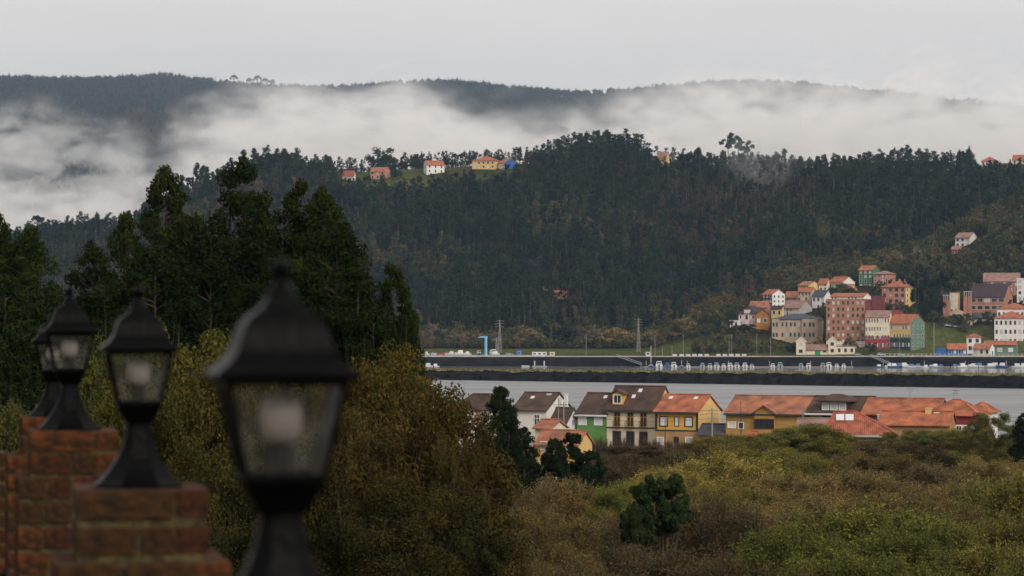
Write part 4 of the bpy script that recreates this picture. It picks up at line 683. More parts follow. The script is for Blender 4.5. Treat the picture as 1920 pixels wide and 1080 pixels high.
# --- forest across the water
FK = [('euc', 21), ('euc', 23), ('euc', 19), ('tall', 25), ('tall', 23), ('round', 13), ('cone', 20), ('euc', 22)]
FK += [('euc', 19), ('round', 15), ('euc', 22), ('round', 9), ('round', 13), ('euc', 15)]
FP = [mk_far(60 + i, k, h, 'forest_leaf' if i < 8 else ('olive_leaf' if i < 11 else 'rust_leaf')) for i, (k, h) in enumerate(FK)]
SCB = [mk_far(80 + i, 'round', h, 'scrub_leaf', 420, .85) for i, h in enumerate((7, 9, 6))]
MP = [mk_far(90 + i, k, h, 'mountain_leaf', 130, 2.2) for i, (k, h) in enumerate((('cone', 13), ('round', 12), ('round', 9)))]
def proto_col(name, items):
    c = bpy.data.collections.new(name)
    for i, p in enumerate(items): o = bpy.data.objects.new('%s_%02d' % (name, i), p[2]); c.objects.link(o)
    return c
def scatter(name, label, cat, pts, idx, scl, rot, col):
    me = bpy.data.meshes.new(name); me.vertices.add(len(pts)); me.vertices.foreach_set('co', np.asarray(pts, np.float32).ravel())
    for nm, ar, ty in (('pick', idx, 'INT'), ('size', scl, 'FLOAT'), ('spin', rot, 'FLOAT')):
        a = me.attributes.new(nm, ty, 'POINT'); a.data.foreach_set('value', np.asarray(ar, np.int32 if ty == 'INT' else np.float32))
    o = put(name, me); ng = bpy.data.node_groups.new(name, 'GeometryNodeTree'); ng.interface.new_socket('Geometry', in_out='INPUT', socket_type='NodeSocketGeometry'); ng.interface.new_socket('Geometry', in_out='OUTPUT', socket_type='NodeSocketGeometry')
    n = ng.nodes; l = ng.links.new; gi = n.new('NodeGroupInput'); go = n.new('NodeGroupOutput'); ip = n.new('GeometryNodeInstanceOnPoints'); ci = n.new('GeometryNodeCollectionInfo')
    ci.inputs[0].default_value = col; ci.inputs['Separate Children'].default_value = True; ci.inputs['Reset Children'].default_value = True
    def at(nm, ty): q = n.new('GeometryNodeInputNamedAttribute'); q.data_type = ty; q.inputs[0].default_value = nm; return [s for s in q.outputs if s.enabled][0]
    cx = n.new('ShaderNodeCombineXYZ'); l(at('spin', 'FLOAT'), cx.inputs[2]); l(gi.outputs[0], ip.inputs['Points']); l(ci.outputs[0], ip.inputs['Instance']); ip.inputs['Pick Instance'].default_value = True
    l(at('pick', 'INT'), ip.inputs['Instance Index']); l(cx.outputs[0], ip.inputs['Rotation']); l(at('size', 'FLOAT'), ip.inputs['Scale']); l(ip.outputs[0], go.inputs[0])
    md = o.modifiers.new('scatter', 'NODES'); md.node_group = ng; return tag(o, label, cat, kind='stuff')
g = np.random.default_rng(77)
def jitter_grid(x0, x1, y0, y1, s):
    X_, Y_ = np.meshgrid(np.arange(x0, x1, s), np.arange(y0, y1, s)); P = np.stack([X_.ravel(), Y_.ravel()], 1); return P + g.uniform(-.45, .45, P.shape) * s
HX = ANCH[ANCH[:, 1] > 1570]
def clear(P, r):
    k = np.ones(len(P), bool)
    for ax, ay, az in HX: k &= ((P[:, 0] - ax) ** 2 + (P[:, 1] - ay) ** 2) > r * r
    return k
def front_clear(P, dx=11, dy=24):
    k = np.ones(len(P), bool)
    for ax, ay, az in HX: k &= ~((abs(P[:, 0] - ax) < dx) & (P[:, 1] < ay) & (P[:, 1] > ay - dy))
    return k
P = jitter_grid(-560, 560, 1742, 2425, 7.8); pxs = CX + P[:, 0] / P[:, 1] * F
def spur_here(x, y): return (x > PX(1500, 1700)) & (y < 1945) & (y > 1560)
meadow = (pxs > 630) & (pxs < 985) & (P[:, 1] > 2228) & (P[:, 1] < 2352); mead2 = (pxs > 1822) & (P[:, 1] > 2275); cot = ((pxs > 1224) & (pxs < 1262) & (P[:, 1] > 2265) & (P[:, 1] < 2350)) | (abs(pxs - 1052) < 20) & (P[:, 1] > 1808) & (P[:, 1] < 1850)
keep = (pxs > -80) & (pxs < 2000) & ~meadow & ~mead2 & ~cot & clear(P, 13) & ~spur_here(P[:, 0], P[:, 1])
P = P[keep]; pxs = pxs[keep]; Z = T(P[:, 0], P[:, 1]); nz = bumps(P[:, 0], P[:, 1], 45); nz2 = bumps(P[:, 1], P[:, 0], 30)
thin = (nz > 1.15) & (P[:, 1] > 1850) & (P[:, 1] < 2200) & (g.random(len(P)) < .55); P, pxs, Z, nz, nz2 = (a[~thin] for a in (P, pxs, Z, nz, nz2))
idx = g.choice([0, 1, 2, 7], len(P)); idx = np.where((nz > .75) & (g.random(len(P)) < .75), g.choice([3, 4], len(P)), idx); idx = np.where((P[:, 1] < 1830) & (g.random(len(P)) < .35), g.choice([5, 6, 5], len(P)), idx); idx = np.where((nz2 > 1.2) & (g.random(len(P)) < .5), 5, idx)
nz3 = bumps(P[:, 0] * 1.3 + 400, P[:, 1], 38); ol = (nz2 + nz3 * .6 > .5 + .9 * sstep((pxs - 700) / 400)) & (g.random(len(P)) < .6); idx = np.where(ol, g.choice([8, 8, 9, 10], len(P)), idx)
ru = (nz3 - nz * .3 > .95 + .8 * (P[:, 1] > 2150)) & (g.random(len(P)) < .6) & (P[:, 1] < 2300); idx = np.where(ru, g.choice([11, 12, 13], len(P)), idx)
scl = np.clip(g.normal(.92, .17, len(P)), .5, 1.3) * np.where((pxs > 1020) & (pxs < 1230) & (P[:, 1] > 2250), 1.1, 1) * np.where((pxs > 560) & (pxs < 1000) & (P[:, 1] > 2180), .7, 1) * np.where(pxs < 330, .7, 1); rot = g.uniform(0, 6.28, len(P))
rg = P[:, 1] > 2235; idx = np.where(rg, g.choice([0, 1, 2, 7, 5], len(P)), idx); scl = np.where(rg, g.uniform(.58, .82, len(P)) * np.where((pxs > 1040) & (pxs < 1215), 1.12, 1) * np.where((pxs > 560) & (pxs < 1000), .8, 1), scl)
# the 300 trees of the wood that show largest stand as single trees: the ridge against the mist and the front row by the shore
ridge = (P[:, 1] > 2315) & (P[:, 1] < 2372); score = np.where(ridge, 10, 0) + np.where(P[:, 1] < 1775, 8, 0) + scl; score = np.where((pxs < 330) | (pxs > 1925), 0, score)
order = np.argsort(-score); single = np.zeros(len(P), bool)
r_i = [i for i in order if ridge[i] and (390 < pxs[i] < 1925 or 20 < pxs[i] < 250)]; f_i = [i for i in order if P[i, 1] < 1775 and 785 < pxs[i] < 1450]
g.shuffle(r_i); single[r_i[:165]] = True; single[f_i[:95]] = True
tint_l = [(.02, .033, .022), (.028, .044, .025), (.036, .05, .026), (.05, .056, .026), (.075, .055, .028)]
def wood_at(px, rd):
    for lim, a in ((250, ' on the low spur at the far left'), (430, ' on the left end of the far ridge'), (540, ' on the ridge shoulder behind the tallest grove trees'), (640, ' on the ridge left of the hilltop meadow'), (800, ' on the ridge behind the salmon hilltop house'), (985, ' on the ridge behind the yellow hilltop villa'), (1080, ' climbing the left side of the highest knoll'), (1160, ' on top of the highest ridge knoll'), (1240, ' on the right side of the highest knoll'), (1340, ' on the ridge right of the sunken cream house'), (1450, ' on the ridge beside the ragged misty eucalyptus'), (1600, ' on the misty ridge above the stone school'), (1720, ' on the ridge above the salmon block'), (1830, ' on the ridge above the lone white house'), (9999, ' on the ridge beside the orange-roofed bungalow')) if rd else ((900, ' at the forest foot behind the beached boats'), (1020, ' at the forest foot behind the blue crane'), (1130, ' at the forest foot between the pylons'), (1240, ' at the forest foot behind the right pylon'), (1340, ' at the forest foot behind the moored sailing boats'), (9999, ' at the forest foot beside the pinkish villa')):
        if px < lim: return a
for i in np.where(single)[0]:
    k = int(idx[i]); rd = ridge[i]; nm = {'euc': 'eucalyptus_tree', 'tall': 'eucalyptus_tree', 'round': 'broadleaf_tree', 'cone': 'conifer_tree'}[FK[k][0]]
    kind = {'euc': 'dark eucalyptus', 'tall': 'tall bare-stemmed eucalyptus', 'round': 'rounded broadleaf tree', 'cone': 'dark pointed conifer'}[FK[k][0]]
    t = thing(nm, kind + wood_at(pxs[i], rd), 'tree', (P[i, 0], P[i, 1], Z[i]), rot[i], kind.replace(' tree', '') + (' trees along the far ridge' if rd else ' trees at the foot of the far wood')); t.scale = (scl[i],) * 3
    put('trunk', FP[k][0], t); put('crown', FP[k][1], t)
r_ = ~single
scatter('forest', 'dense dark eucalyptus wood covering the hill across the water', 'forest', np.c_[P[r_], Z[r_]], idx[r_], scl[r_], rot[r_], proto_col('forest_tree', FP))
nz = None
# scrub and trees on the spur behind the town
P = jitter_grid(PX(1290, 1600), 420, 1606, 1990, 4.4); pxs = CX + P[:, 0] / P[:, 1] * F
keep = (pxs > 1300) & (pxs < 1990) & clear(P, 10) & front_clear(P) & ((P[:, 1] > 1690) | (pxs < 1450) | (g.random(len(P)) < .5)) & ~((pxs > 1690) & (P[:, 1] < 1640)); P = P[keep]; P2 = jitter_grid(PX(780, 1700), PX(1345, 1700), 1648, 1752, 5.0); P2 = P2[g.random(len(P2)) < .8]; P = np.concatenate([P, P2]); pxs = CX + P[:, 0] / P[:, 1] * F; Z = T(P[:, 0], P[:, 1])
scatter('scrub', 'mixed brown and green scrub along the far shore and behind the town', 'scrub', np.c_[P, Z], g.integers(0, 3, len(P)), g.uniform(.55, 1.35, len(P)) * np.where(P[:, 1] < 1700, .7, 1.1), g.uniform(0, 6.28, len(P)), proto_col('scrub_bush', SCB))
# far mountain woods
P = jitter_grid(-900, 900, 3350, 4560, 11); Z = T(P[:, 0], P[:, 1]); k = clear(P, 22) & ~((P[:, 1] < 4380) & (bumps(P[:, 0], P[:, 1], 110) > 1.4) & (g.random(len(P)) < .7)); P, Z = P[k], Z[k]
scatter('mountain_forest', 'hazy wooded flank of the far mountain', 'forest', np.c_[P, Z], g.choice([0, 1, 1, 2], len(P)), g.uniform(.6, 1.25, len(P)), g.uniform(0, 6.28, len(P)), proto_col('mountain_tree', MP))
# lone trees on the mountain crest, on the hilltop, on the left spur and along the shore
UM = [mk_far(101, 'umbrella', 17, 'leaf', 900, 1.0), mk_far(102, 'umbrella', 15, 'leaf', 900, 1.0)]; RD = [mk_far(103, 'round', 12, 'leaf', 2400, .75), mk_far(104, 'round', 12, 'leaf', 2400, .75)]; CO = [mk_far(105, 'cone', 22, 'leaf', 2200, .9), mk_far(106, 'cone', 22, 'leaf', 2200, .9)]; TL = [mk_far(107, 'tall', 24, 'leaf', 1100, .95)]
for px, py, ph_, lab in [(438, 141, 17, 'tall lone umbrella pine on the mountain crest'), (466, 146, 14, 'first small pine of the crest group'), (482, 142, 17, 'widest pine of the crest group'), (497, 147, 14, 'third pine of the crest group'), (511, 149, 12, 'last small pine of the crest group')]:
    x = PX(px, 4490); zg = T1(x, 4490); t = thing('pine_tree', lab, 'tree', (x, 4490, zg - 1), rv.uniform(0, 6), 'lone pines on the mountain crest'); s = (PZ(py, 4490) - zg + 1) / 16; t.scale = (s,) * 3; put('trunk', UM[0][0], t); put('crown', UM[0][1], t, color=(.03, .04, .035))
def lone(name, lab, pr, ph_, px, py, d, col, wpx=None, pr_r=None, group=None): plant(name, lab, 'tree', pr, px, py, d, wpx, col, group, ph_, pr_r or ph_ * .3, rv)
lone('pine_tree', 'umbrella pine with flat crown on the low spur at the left', UM[1], 15, 70, 402, 2340, (.022, .032, .03), 30, 4.6); lone('pine_tree', 'broad dark pine beside the pinkish cottage on the left spur', RD[0], 12, 173, 408, 2335, (.022, .034, .028), 44, 5)
lone('leafy_tree', 'large misty tree behind the hilltop meadow', RD[1], 12, 716, 271, 2420, (.04, .05, .035), 62, 5.4); lone('leafy_tree', 'reddish-brown bare tree left of the white hilltop house', RD[0], 12, 776, 285, 2395, (.08, .05, .04), 44, 5.4)
lone('conifer_tree', 'small dark conifer right of the white hilltop house', CO[0], 22, 841, 287, 2350, (.02, .036, .026), 22, 4.6); lone('pine_tree', 'first little palm-like tree between the hilltop houses', UM[0], 17, 853, 287, 2340, (.03, .04, .026), 14, 5); lone('pine_tree', 'second little palm-like tree between the hilltop houses', UM[1], 15, 866, 286, 2342, (.03, .04, .026), 15, 4.6)
lone('conifer_tree', 'dark conifer in front of the yellow hilltop villa', CO[1], 22, 871, 310, 2290, (.02, .034, .024), 20, 4.6); lone('leafy_tree', 'dark round tree beside the salmon hilltop house', RD[0], 12, 742, 314, 2300, (.02, .034, .022), 22, 5.4); lone('leafy_tree', 'low bush behind the salmon hilltop house', RD[1], 12, 757, 302, 2360, (.045, .04, .034), 34, 5.4)
lone('leafy_tree', 'dark tree behind the yellow hilltop villa', RD[1], 12, 908, 286, 2380, (.035, .042, .03), 34, 5.4); lone('conifer_tree', 'small conifer on the lower edge of the hilltop meadow', CO[0], 22, 671, 340, 2262, (.02, .034, .024), 16, 4.6)
lone('eucalyptus_tree', 'tallest ragged eucalyptus on the ridge in the mist', TL[0], 24, 1365, 249, 2330, (.022, .034, .028), 30, 3.6); lone('eucalyptus_tree', 'second ragged eucalyptus on the misty ridge', TL[0], 24, 1384, 254, 2338, (.024, .036, .03), 30, 3.6); lone('eucalyptus_tree', 'third ragged eucalyptus on the misty ridge', TL[0], 24, 1402, 264, 2345, (.026, .038, .032), 24, 3.6)
lone('eucalyptus_tree', 'pale misty tree standing at the right end of the ridge', RD[0], 12, 1812, 276, 2420, (.05, .056, .045), 34, 5.4)
for px, py, lab in [(1722, 462, 'dark cedar left of the cedar pair above the town'), (1740, 455, 'tallest dark cedar of the group above the town'), (1762, 458, 'right dark cedar of the group above the town'), (1780, 470, 'outer right cedar near the red cottage'), (1700, 490, 'outer left cedar above the salmon block')]:
    lone('cedar_tree', lab, CO[rv.randrange(2)], 22, px, py, 1742, (.016, .028, .02), rv.uniform(30, 40), 4.4, 'dark cedars above the town')
lone('cypress_tree', 'narrow dark green cypress beside the left church tower', CO[0], 22, 1765, 572, 1668, (.014, .045, .026), 14, 4.4)
lone('palm_tree', 'spreading palm before the church arch', UM[0], 17, 1791, 588, 1664, (.04, .055, .026), 26, 5)
for px, py, wp, lab in ((1738, 566, 40, 'dark laurel below the cedars'), (1754, 590, 36, 'low dark laurel left of the church cypress'), (1778, 592, 30, 'dark bush under the left church tower'), (1745, 612, 34, 'dark bush above the grass bank'), (1718, 585, 30, 'dark tree behind the green gable wall'), (1765, 606, 40, 'dark bush left of the church arch'), (1730, 606, 34, 'dark bush right of the green gable wall'), (1752, 545, 44, 'tall laurel beneath the cedars'), (1850, 600, 40, 'green bush below the market hall')): lone('laurel_tree', lab, RD[0], 12, px, py, 1662, (.02, .03, .018), wp, 5.4)
GS = 'shrubs and trees along the far shore'
for px, py, wp, col, lab in [(808, 602, 34, (.075, .06, .05), 'grey-brown bare tree at the left of the far shore'), (845, 612, 44, (.07, .06, .045), 'dull brown tree behind the beached boats'), (868, 617, 30, (.1, .065, .04), 'rusty shrub behind the red car'), (895, 622, 60, (.075, .06, .045), 'broad grey-brown thicket left of the blue crane'), (925, 618, 34, (.08, .055, .045), 'purplish bare shrub right of the blue crane'), (992, 611, 62, (.1, .075, .048), 'wide tan shrub behind the boat shed'), (1030, 606, 36, (.02, .034, .026), 'dark oak between the tan shrubs'), (1062, 603, 54, (.026, .036, .03), 'broad dark oak near the lamp post'), (1110, 612, 40, (.07, .06, .05), 'grey bare tree before the dark wood'), (1150, 610, 70, (.13, .09, .045), 'wide straw-coloured shrub left of the right pylon'), (1185, 620, 36, (.1, .07, .04), 'tan shrub at the foot of the right pylon'), (1215, 615, 40, (.11, .075, .045), 'straw shrub right of the right pylon'), (1262, 622, 46, (.14, .09, .04), 'golden rounded shrub near the sailing mast'), (1287, 593, 46, (.12, .085, .045), 'tall straw-coloured tree mid shore'), (1302, 603, 24, (.09, .055, .035), 'rusty narrow tree beside the straw one'), (1328, 588, 44, (.03, .046, .03), 'dark rounded oak at the right of the shore'), (1358, 592, 36, (.034, .05, .03), 'second dark rounded oak near the town'), (1345, 630, 56, (.1, .08, .04), 'low tawny shrub behind the white blocks'), (1402, 618, 48, (.13, .085, .04), 'golden shrub below the pinkish villa'), (1432, 632, 30, (.06, .065, .03), 'olive shrub left of the stone school'), (1484, 640, 26, (.02, .032, .024), 'dark laurel beside the cream tower'), (1541, 626, 34, (.09, .07, .035), 'brown tree before the stone school end'), (1594, 628, 28, (.07, .055, .04), 'bare tree before the tall brick block'), (1634, 640, 26, (.05, .05, .032), 'grey-brown tree before the crimson ground floor'), (1390, 606, 60, (.026, .036, .028), 'dark hedge below the white annex'), (1690, 468, 26, (.12, .07, .04), 'rust-coloured tree high above the green house'), (1722, 455, 20, (.1, .085, .04), 'yellowish tree above the cedars'), (1675, 465, 36, (.085, .06, .04), 'bare brownish tree above the green house'), (1870, 606, 44, (.06, .1, .024), 'bright green bushes below the large brick block'), (1800, 480, 40, (.05, .06, .03), 'olive tree beside the red cottage'), (1910, 605, 24, (.11, .08, .04), 'tawny tree at the right edge before the glazed house'), (975, 540, 24, (.12, .095, .035), 'yellow tree in the forest above the cottage'), (1015, 535, 30, (.13, .1, .035), 'golden tree in the forest left of the lone cottage')]:
    d = 1662 if py > 585 and px < 1440 else (1600 if py > 600 and px < 1700 else (1840 if py < 500 else 1655))
    if px in (975, 1015): d = 1850
    f_ = 2.3 if col[0] > .055 else 1.2; lone('shore_tree', lab, RD[rv.randrange(2)], 12, px, py, d, tuple(c * f_ for c in col), wp, 5.4, GS)
# ------------------------------------------------------------------ harbour, poles, vehicles
def hull_mesh(L_, W_, H_, m, name='hull'):
    b = MB(); rings = []
    for t in (0, .15, .45, .75, .92, 1):
        wv = W_ / 2 * (1 if t < .5 else math.sqrt(max(.0016, 1 - ((t - .5) / .5) ** 2.2))); zt = H_ * (1 + .35 * t * t); kz = .0 + .25 * H_ * max(0, t - .7)
        rings.append([(-wv, L_*t, zt), (-wv*.92, L_*t, H_*.35 + kz), (-wv*.45, L_*t, kz - .25), (wv*.45, L_*t, kz - .25), (wv*.92, L_*t, H_*.35 + kz), (wv, L_*t, zt)])
    b.loft(rings); return b.mesh(name, M[m])
BM = {m: hull_mesh(6.2, 2.9, 1.15, m) for m in ('hull_white', 'hull_blue', 'hull_grey')}
def cab(w_, l0, l1, z0, z1, m): b = MB(); b.loft([[(-w_/2, l0, z0), (w_/2, l0, z0), (w_/2, l1, z0), (-w_/2, l1, z0)], [(-w_*.42, l0 + .1, z1), (w_*.42, l0 + .1, z1), (w_*.4, l1 - .6, z1), (-w_*.4, l1 - .6, z1)]]); return b.mesh('cabin', M[m])
CAB = {m: cab(2.3, 1.6, 4.6, 1.1, 2.7, m) for m in ('hull_white', 'canvas_blue', 'hull_grey')}
WSC = MB().box(-.85, .85, 1.55, 1.6, 1.75, 2.35).mesh('cabin_window', M['glass_dark']); ENG = MB().box(-.25, .25, -.45, .05, .1, 1.35).mesh('outboard_motor', M['rubber'])
MST = MB().tube([(0, 3.2, 1), (0, 3.2, 9.5)], [.14, .09], 6).mesh('mast', M['frame_white']); BOO = MB().tube([(0, 3.1, 2.2), (0, .2, 2.3)], .16, 6).mesh('boom', M['canvas_blue'])
def boat(label, px, d, rz, hull='hull_white', cabin='hull_white', mast=False, s=1, z=0, group='boats moored in the far marina', msc=1):
    r = thing('sailing_boat' if mast else 'motor_boat', label, 'boat', (PX(px, d), d, z), rz, group); r.scale = (s,) * 3
    put('hull', BM[hull], r)
    if cabin: put('cabin', CAB[cabin], r, scale=(1, 1, .65 if mast else 1)); 
    if cabin and not mast: put('cabin_window', WSC, r)
    put('outboard_motor', ENG, r)
    if mast: put('mast', MST, r, scale=(1, 1, msc)); put('boom', BOO, r)
    return r
rb = random.Random(9)
for px, hu, ca, ma, s, lab in [(1221, 'hull_blue', 'hull_blue', 1, 1, 'dark blue sailing boat with a tall white mast beside the gangway'), (1236, 'hull_white', 'hull_white', 0, 1.3, 'largest white cabin boat near the gangway'), (1251, 'hull_blue', 'canvas_blue', 0, 1, 'blue-covered boat right of the largest cabin boat'), (1264, 'hull_white', 'hull_white', 0, 1.1, 'white cabin boat left of the small blue sailing boat'), (1278, 'hull_blue', None, 1, .8, 'small blue sailing boat with a bare mast'), (1291, 'hull_white', 'hull_white', 0, .8, 'low white boat right of the small blue sailing boat')]:
    boat(lab, px, 1512, rb.uniform(-.06, .06), hu if hu != 'hull_blue' or True else hu, ca if ca in CAB else ('hull_grey' if ca else None), bool(ma), s, msc=1.25 if px == 1221 else .55)
for px in (1317, 1331, 1344, 1357, 1370, 1382, 1397, 1410, 1449, 1463, 1502, 1516, 1543, 1555, 1569, 1582):
    q = rb.random(); boat('small white cabin boat moored stern-on along the left pontoon' if q < .8 else 'small grey cabin boat moored stern-on along the left pontoon', px, 1513, rb.uniform(-.08, .08), 'hull_white' if q < .8 else 'hull_grey', 'hull_white' if q < .6 else 'hull_grey', False, rb.uniform(.75, 1.1), group='cabin boats along the left pontoon')
for i in range(26):
    px = 1655 + i * 10.6 + rb.uniform(-2, 2); q = rb.random(); boat('white motor boat lying side-on in the crowded right pontoon' if q < .75 else 'dark-hulled motor boat lying side-on in the crowded right pontoon', px, 1512 + rb.uniform(-6, 8), R(90) * (1 if rb.random() < .5 else -1) + rb.uniform(-.4, .4), 'hull_white' if q < .75 else rb.choice(['hull_blue', 'hull_grey']), rb.choice(['hull_white', 'hull_white', 'hull_white', 'canvas_blue']), False, rb.uniform(.6, 1.05), group='motor boats along the right pontoon')
boat('small white launch moored under the quay left of the raft', 993, 1535, R(90), s=.7, cabin=None); boat('white boat lying at the left end of the quay', 812, 1520, R(80), s=.9); boat('second white boat lying at the left end of the quay', 824, 1522, R(95), s=.75)
def pontoon(lab, a, b, d):
    r = thing('pontoon', lab, 'pontoon', (PX(a, d), d, 0)); W_ = PX(b, d) - PX(a, d); MB().box(0, W_, 0, 2.2, .1, .55).build('deck', M['pole_concrete'], r); m = MB().tube([(0, 0, -1.5), (0, 0, 3.6)], .2, 8).mesh('pile', M['pole_concrete'])
    for i in range(int(W_ / 22) + 1): put('pile', m, r, (2 + i * 22, 2.6, 0))
pontoon('long floating pontoon of the left marina', 1205, 1600, 1521); pontoon('long floating pontoon of the right marina', 1650, 1960, 1523)
r = thing('raft', 'mooring raft with two pale posts under the quay', 'raft', (PX(1012, 1535), 1535, 0)); MB().box(-4, 4, -1.5, 1.5, .05, .7).build('deck', M['steel'], r)
for s in (-2.8, 2.4): MB().tube([(s, 0, .7), (s, 0, 3.4)], .32, 8).build('post', M['hull_white'], r)
def gangway(lab, x0, x1):
    d = 1540; r = thing('gangway', lab, 'gangway', (PX(x0, d), d + 16, 5.6)); W_ = PX(x1, d) - PX(x0, d); n = 10
    MB().prism([(0, -.15), (W_, -4.9), (W_, -4.7), (0, .05)], 'y', -.8, .8).build('walkway', M['steel'], r)
    for y in (-.75, .75):
        b = MB(); b.tube([(0, y, 1.1), (W_, y, -3.7)], .09, 5)
        for i in range(n + 1): x = W_ * i / n; z = -4.8 * i / n; b.tube([(x, y, z), (x, y, z + 1.1)], .06, 4)
        for i in range(n): x = W_ * i / n; z = -4.8 * i / n; b.tube([(x, y, z), (x + W_/n, y, z - .48 + 1.1)], .05, 4)
        b.build('railing', M['steel'], r)
    for y in (-.7, .7): MB().tube([(W_ - .5, y, -6), (W_ - .5, y, -3.6)], .15, 6).build('support_post', M['steel'], r)
gangway('grey truss gangway down to the left pontoon', 1158, 1206); gangway('grey truss gangway down to the right pontoon', 1638, 1678)
# boatyard crane
d = 1572; r = thing('boat_crane', 'light blue jib crane on the boatyard quay', 'crane', (PX(911, d), d, 5.8)); k = d / F
MB().lathe([(1.1, 0), (.8, .6), (.75, 9.2), (.9, 9.3), (.9, 9.9)], 14).build('column', M['crane_blue'], r); MB().prism([(-4.2, 9.95), (1.0, 9.75), (1.1, 10.3), (.6, 10.75), (-2.6, 10.6), (-4.2, 10.25)], 'y', -.5, .5).build('jib', M['crane_blue'], r); MB().tube([(-3.6, 0, 9.8), (-3.6, 0, 8.6)], .06, 5).build('hook_cable', M['wire_black'], r)
# beached boats, cars, sheds of the boatyard
for px, rz, hu, s, lab in [(855, 80, 'hull_white', .8, 'white boat on trestles beside the cream boats'), (873, 100, 'hull_white', 1, 'larger white cabin boat ashore left of the crane'), (884, 95, 'hull_white', .75, 'low white boat ashore left of the crane'), (899, 10, 'hull_blue', .9, 'blue-keeled boat with white canopy beside the crane'), (928, 20, 'hull_white', 1.15, 'tall white boat ashore right of the crane'), (937, 95, 'hull_white', .8, 'white boat lying behind the left pylon foot'), (806, 85, 'hull_white', .7, 'white boat ashore at the far left of the boatyard')]:
    boat(lab, px, 1578, R(rz), hu, 'hull_white', False, s, 5.95, 'boats ashore in the boatyard')
def car(label, px, d, z, rz, m):
    r = thing('car', label, 'car', (PX(px, d), d, z), rz, 'parked cars'); MB().prism([(-2.1, .35), (2.1, .35), (2.1, .85), (1.9, .95), (.9, 1.0), (.4, 1.05), (-2.0, 1.05), (-2.1, .9)], 'y', -.85, .85).build('body', M[m], r)
    MB().prism([(-1.8, 1.055), (1.0, 1.055), (.45, 1.5), (-1.5, 1.5)], 'y', -.76, .76).build('cabin', M['glass_dark'], r); MB().prism([(-1.55, 1.502), (.5, 1.502), (.4, 1.56), (-1.45, 1.56)], 'y', -.77, .77).build('car_roof', M[m], r)
    for x in (-1.3, 1.35):
        for y in (-.78, .78): MB().tube([(x, y - .1, .33), (x, y + .1, .33)], .33, 10).build('wheel', M['rubber'], r)
car('red car parked in the boatyard', 827, 1580, 5.82, 0, 'hull_red'); car('white car parked left of the red car', 815, 1582, 5.82, 0, 'hull_white'); car('white car parked right of the red car', 838, 1582, 5.82, 0, 'hull_white'); car('grey car parked near the crane foot', 955, 1582, 5.82, 0, 'hull_grey')
for i, (px, m, lab) in enumerate([(1768, 'hull_blue', 'dark car'), (1778, 'hull_white', 'white car'), (1788, 'hull_grey', 'grey car'), (1798, 'hull_red', 'red car'), (1806, 'hull_white', 'second white car')]):
    d = 1648; z = T1(PX(px, d), d); car(lab + ' in the terrace car park below the church', px, d, z + .05, 0, m)
for px, m, lab in [(1607, 'hull_grey', 'grey car on the promenade left of the gangway'), (1652, 'hull_white', 'white car on the promenade right of the gangway'), (1690, 'hull_grey', 'grey car below the yellow galleried building')]: car(lab, px, 1569, 5.86, 0, m)
def shed(name, label, a, b, top, d, wall, roof, z0=5.8, D=4):
    r = thing(name, label, 'shed', (PX(a, d), d, z0)); W_ = PX(b, d) - PX(a, d); h_ = PZ(top, d) - z0; MB().box(0, W_, 0, D, 0, h_).build('wall', M[wall], r); MB().box(-.2, W_ + .2, -.2, D + .2, h_ + .003, h_ + .25).build('roof', M[roof], r)
    for i in range(max(1, int(W_ / 2.4))): add_win(r, (i + .5) * W_ / max(1, int(W_ / 2.4)), 0, h_ * .55, 1.3, h_ * .5, 'glass_dark' if wall != 'crane_blue' else 'crane_blue', 'frame_white', False)
shed('portacabin', 'white and blue portacabin on the boatyard edge', 998, 1025, 661, 1574, 'shutter_white', 'frame_white'); shed('kiosk', 'small pale kiosk right of the portacabin', 1031, 1040, 661, 1576, 'cream_paint', 'frame_white'); shed('container', 'blue container left of the portacabin', 968, 979, 658, 1580, 'blue_paint', 'blue_paint'); shed('kiosk', 'little white kiosk on the green quay near the mast', 1211, 1219, 660, 1575, 'white_paint', 'hull_blue', 5.6); shed('hut', 'white hut among the tawny shrubs left of the stone school', 1421, 1434, 648, 1625, 'white_paint', 'white_paint', 6.1)
for i, px in enumerate([1265, 1278, 1290, 1302, 1313, 1325, 1347, 1359, 1371, 1383, 1395]):
    r = thing('concrete_block', 'low white block in the row along the green quay', 'block', (PX(px, 1568), 1568, 5.7), 0, 'white blocks along the quay'); MB().prism([(-1.25, -.3), (1.25, -.3), (1.2, .7), (1.05, .95), (-1.05, .95), (-1.2, .7)], 'y', -.4, .4).build('body', M['hull_white'], r)
# poles, pylons, wires
def pole(label, px, pyt, d, r0=.15, name='utility_pole', z=None, arms=(), m='pole_concrete', group=None):
    x = PX(px, d); zg = T1(x, d) if z is None else z; h_ = PZ(pyt, d) - zg; r = thing(name, label, 'pole', (x, d, zg), 0, group); MB().tube([(0, 0, -.5), (0, 0, h_)], [r0, r0 * .6], 7).build('shaft', M[m], r)
    for dz, w_ in arms: MB().box(-w_/2, w_/2, -.06, .06, h_ - dz - .06, h_ - dz + .06).build('crossarm', M['steel'], r)
    return Vector((x, d, zg + h_))
p1 = pole('concrete power pole in front of the yellow gable', 1335, 764, 428, .16, arms=((.5, 1.4),)); p2 = pole('thin pole left of the pair beside the brown annex', 1047, 746, 440, .1); p3 = pole('thicker pole right of the pair beside the brown annex', 1057, 754, 436, .14, arms=((.4, 1.2),)); p4 = pole('dark street lamp post before the yellow house', 1247, 783, 420, .07, 'street_lamp', arms=((.05, .9),), m='wire_black'); p5 = pole('wooden pole by the long ochre house', 1389, 752, 424, .07, m='wire_black'); p6 = pole('short pole against the dark roofed house', 1505, 768, 420, .1, arms=((.4, 1),))
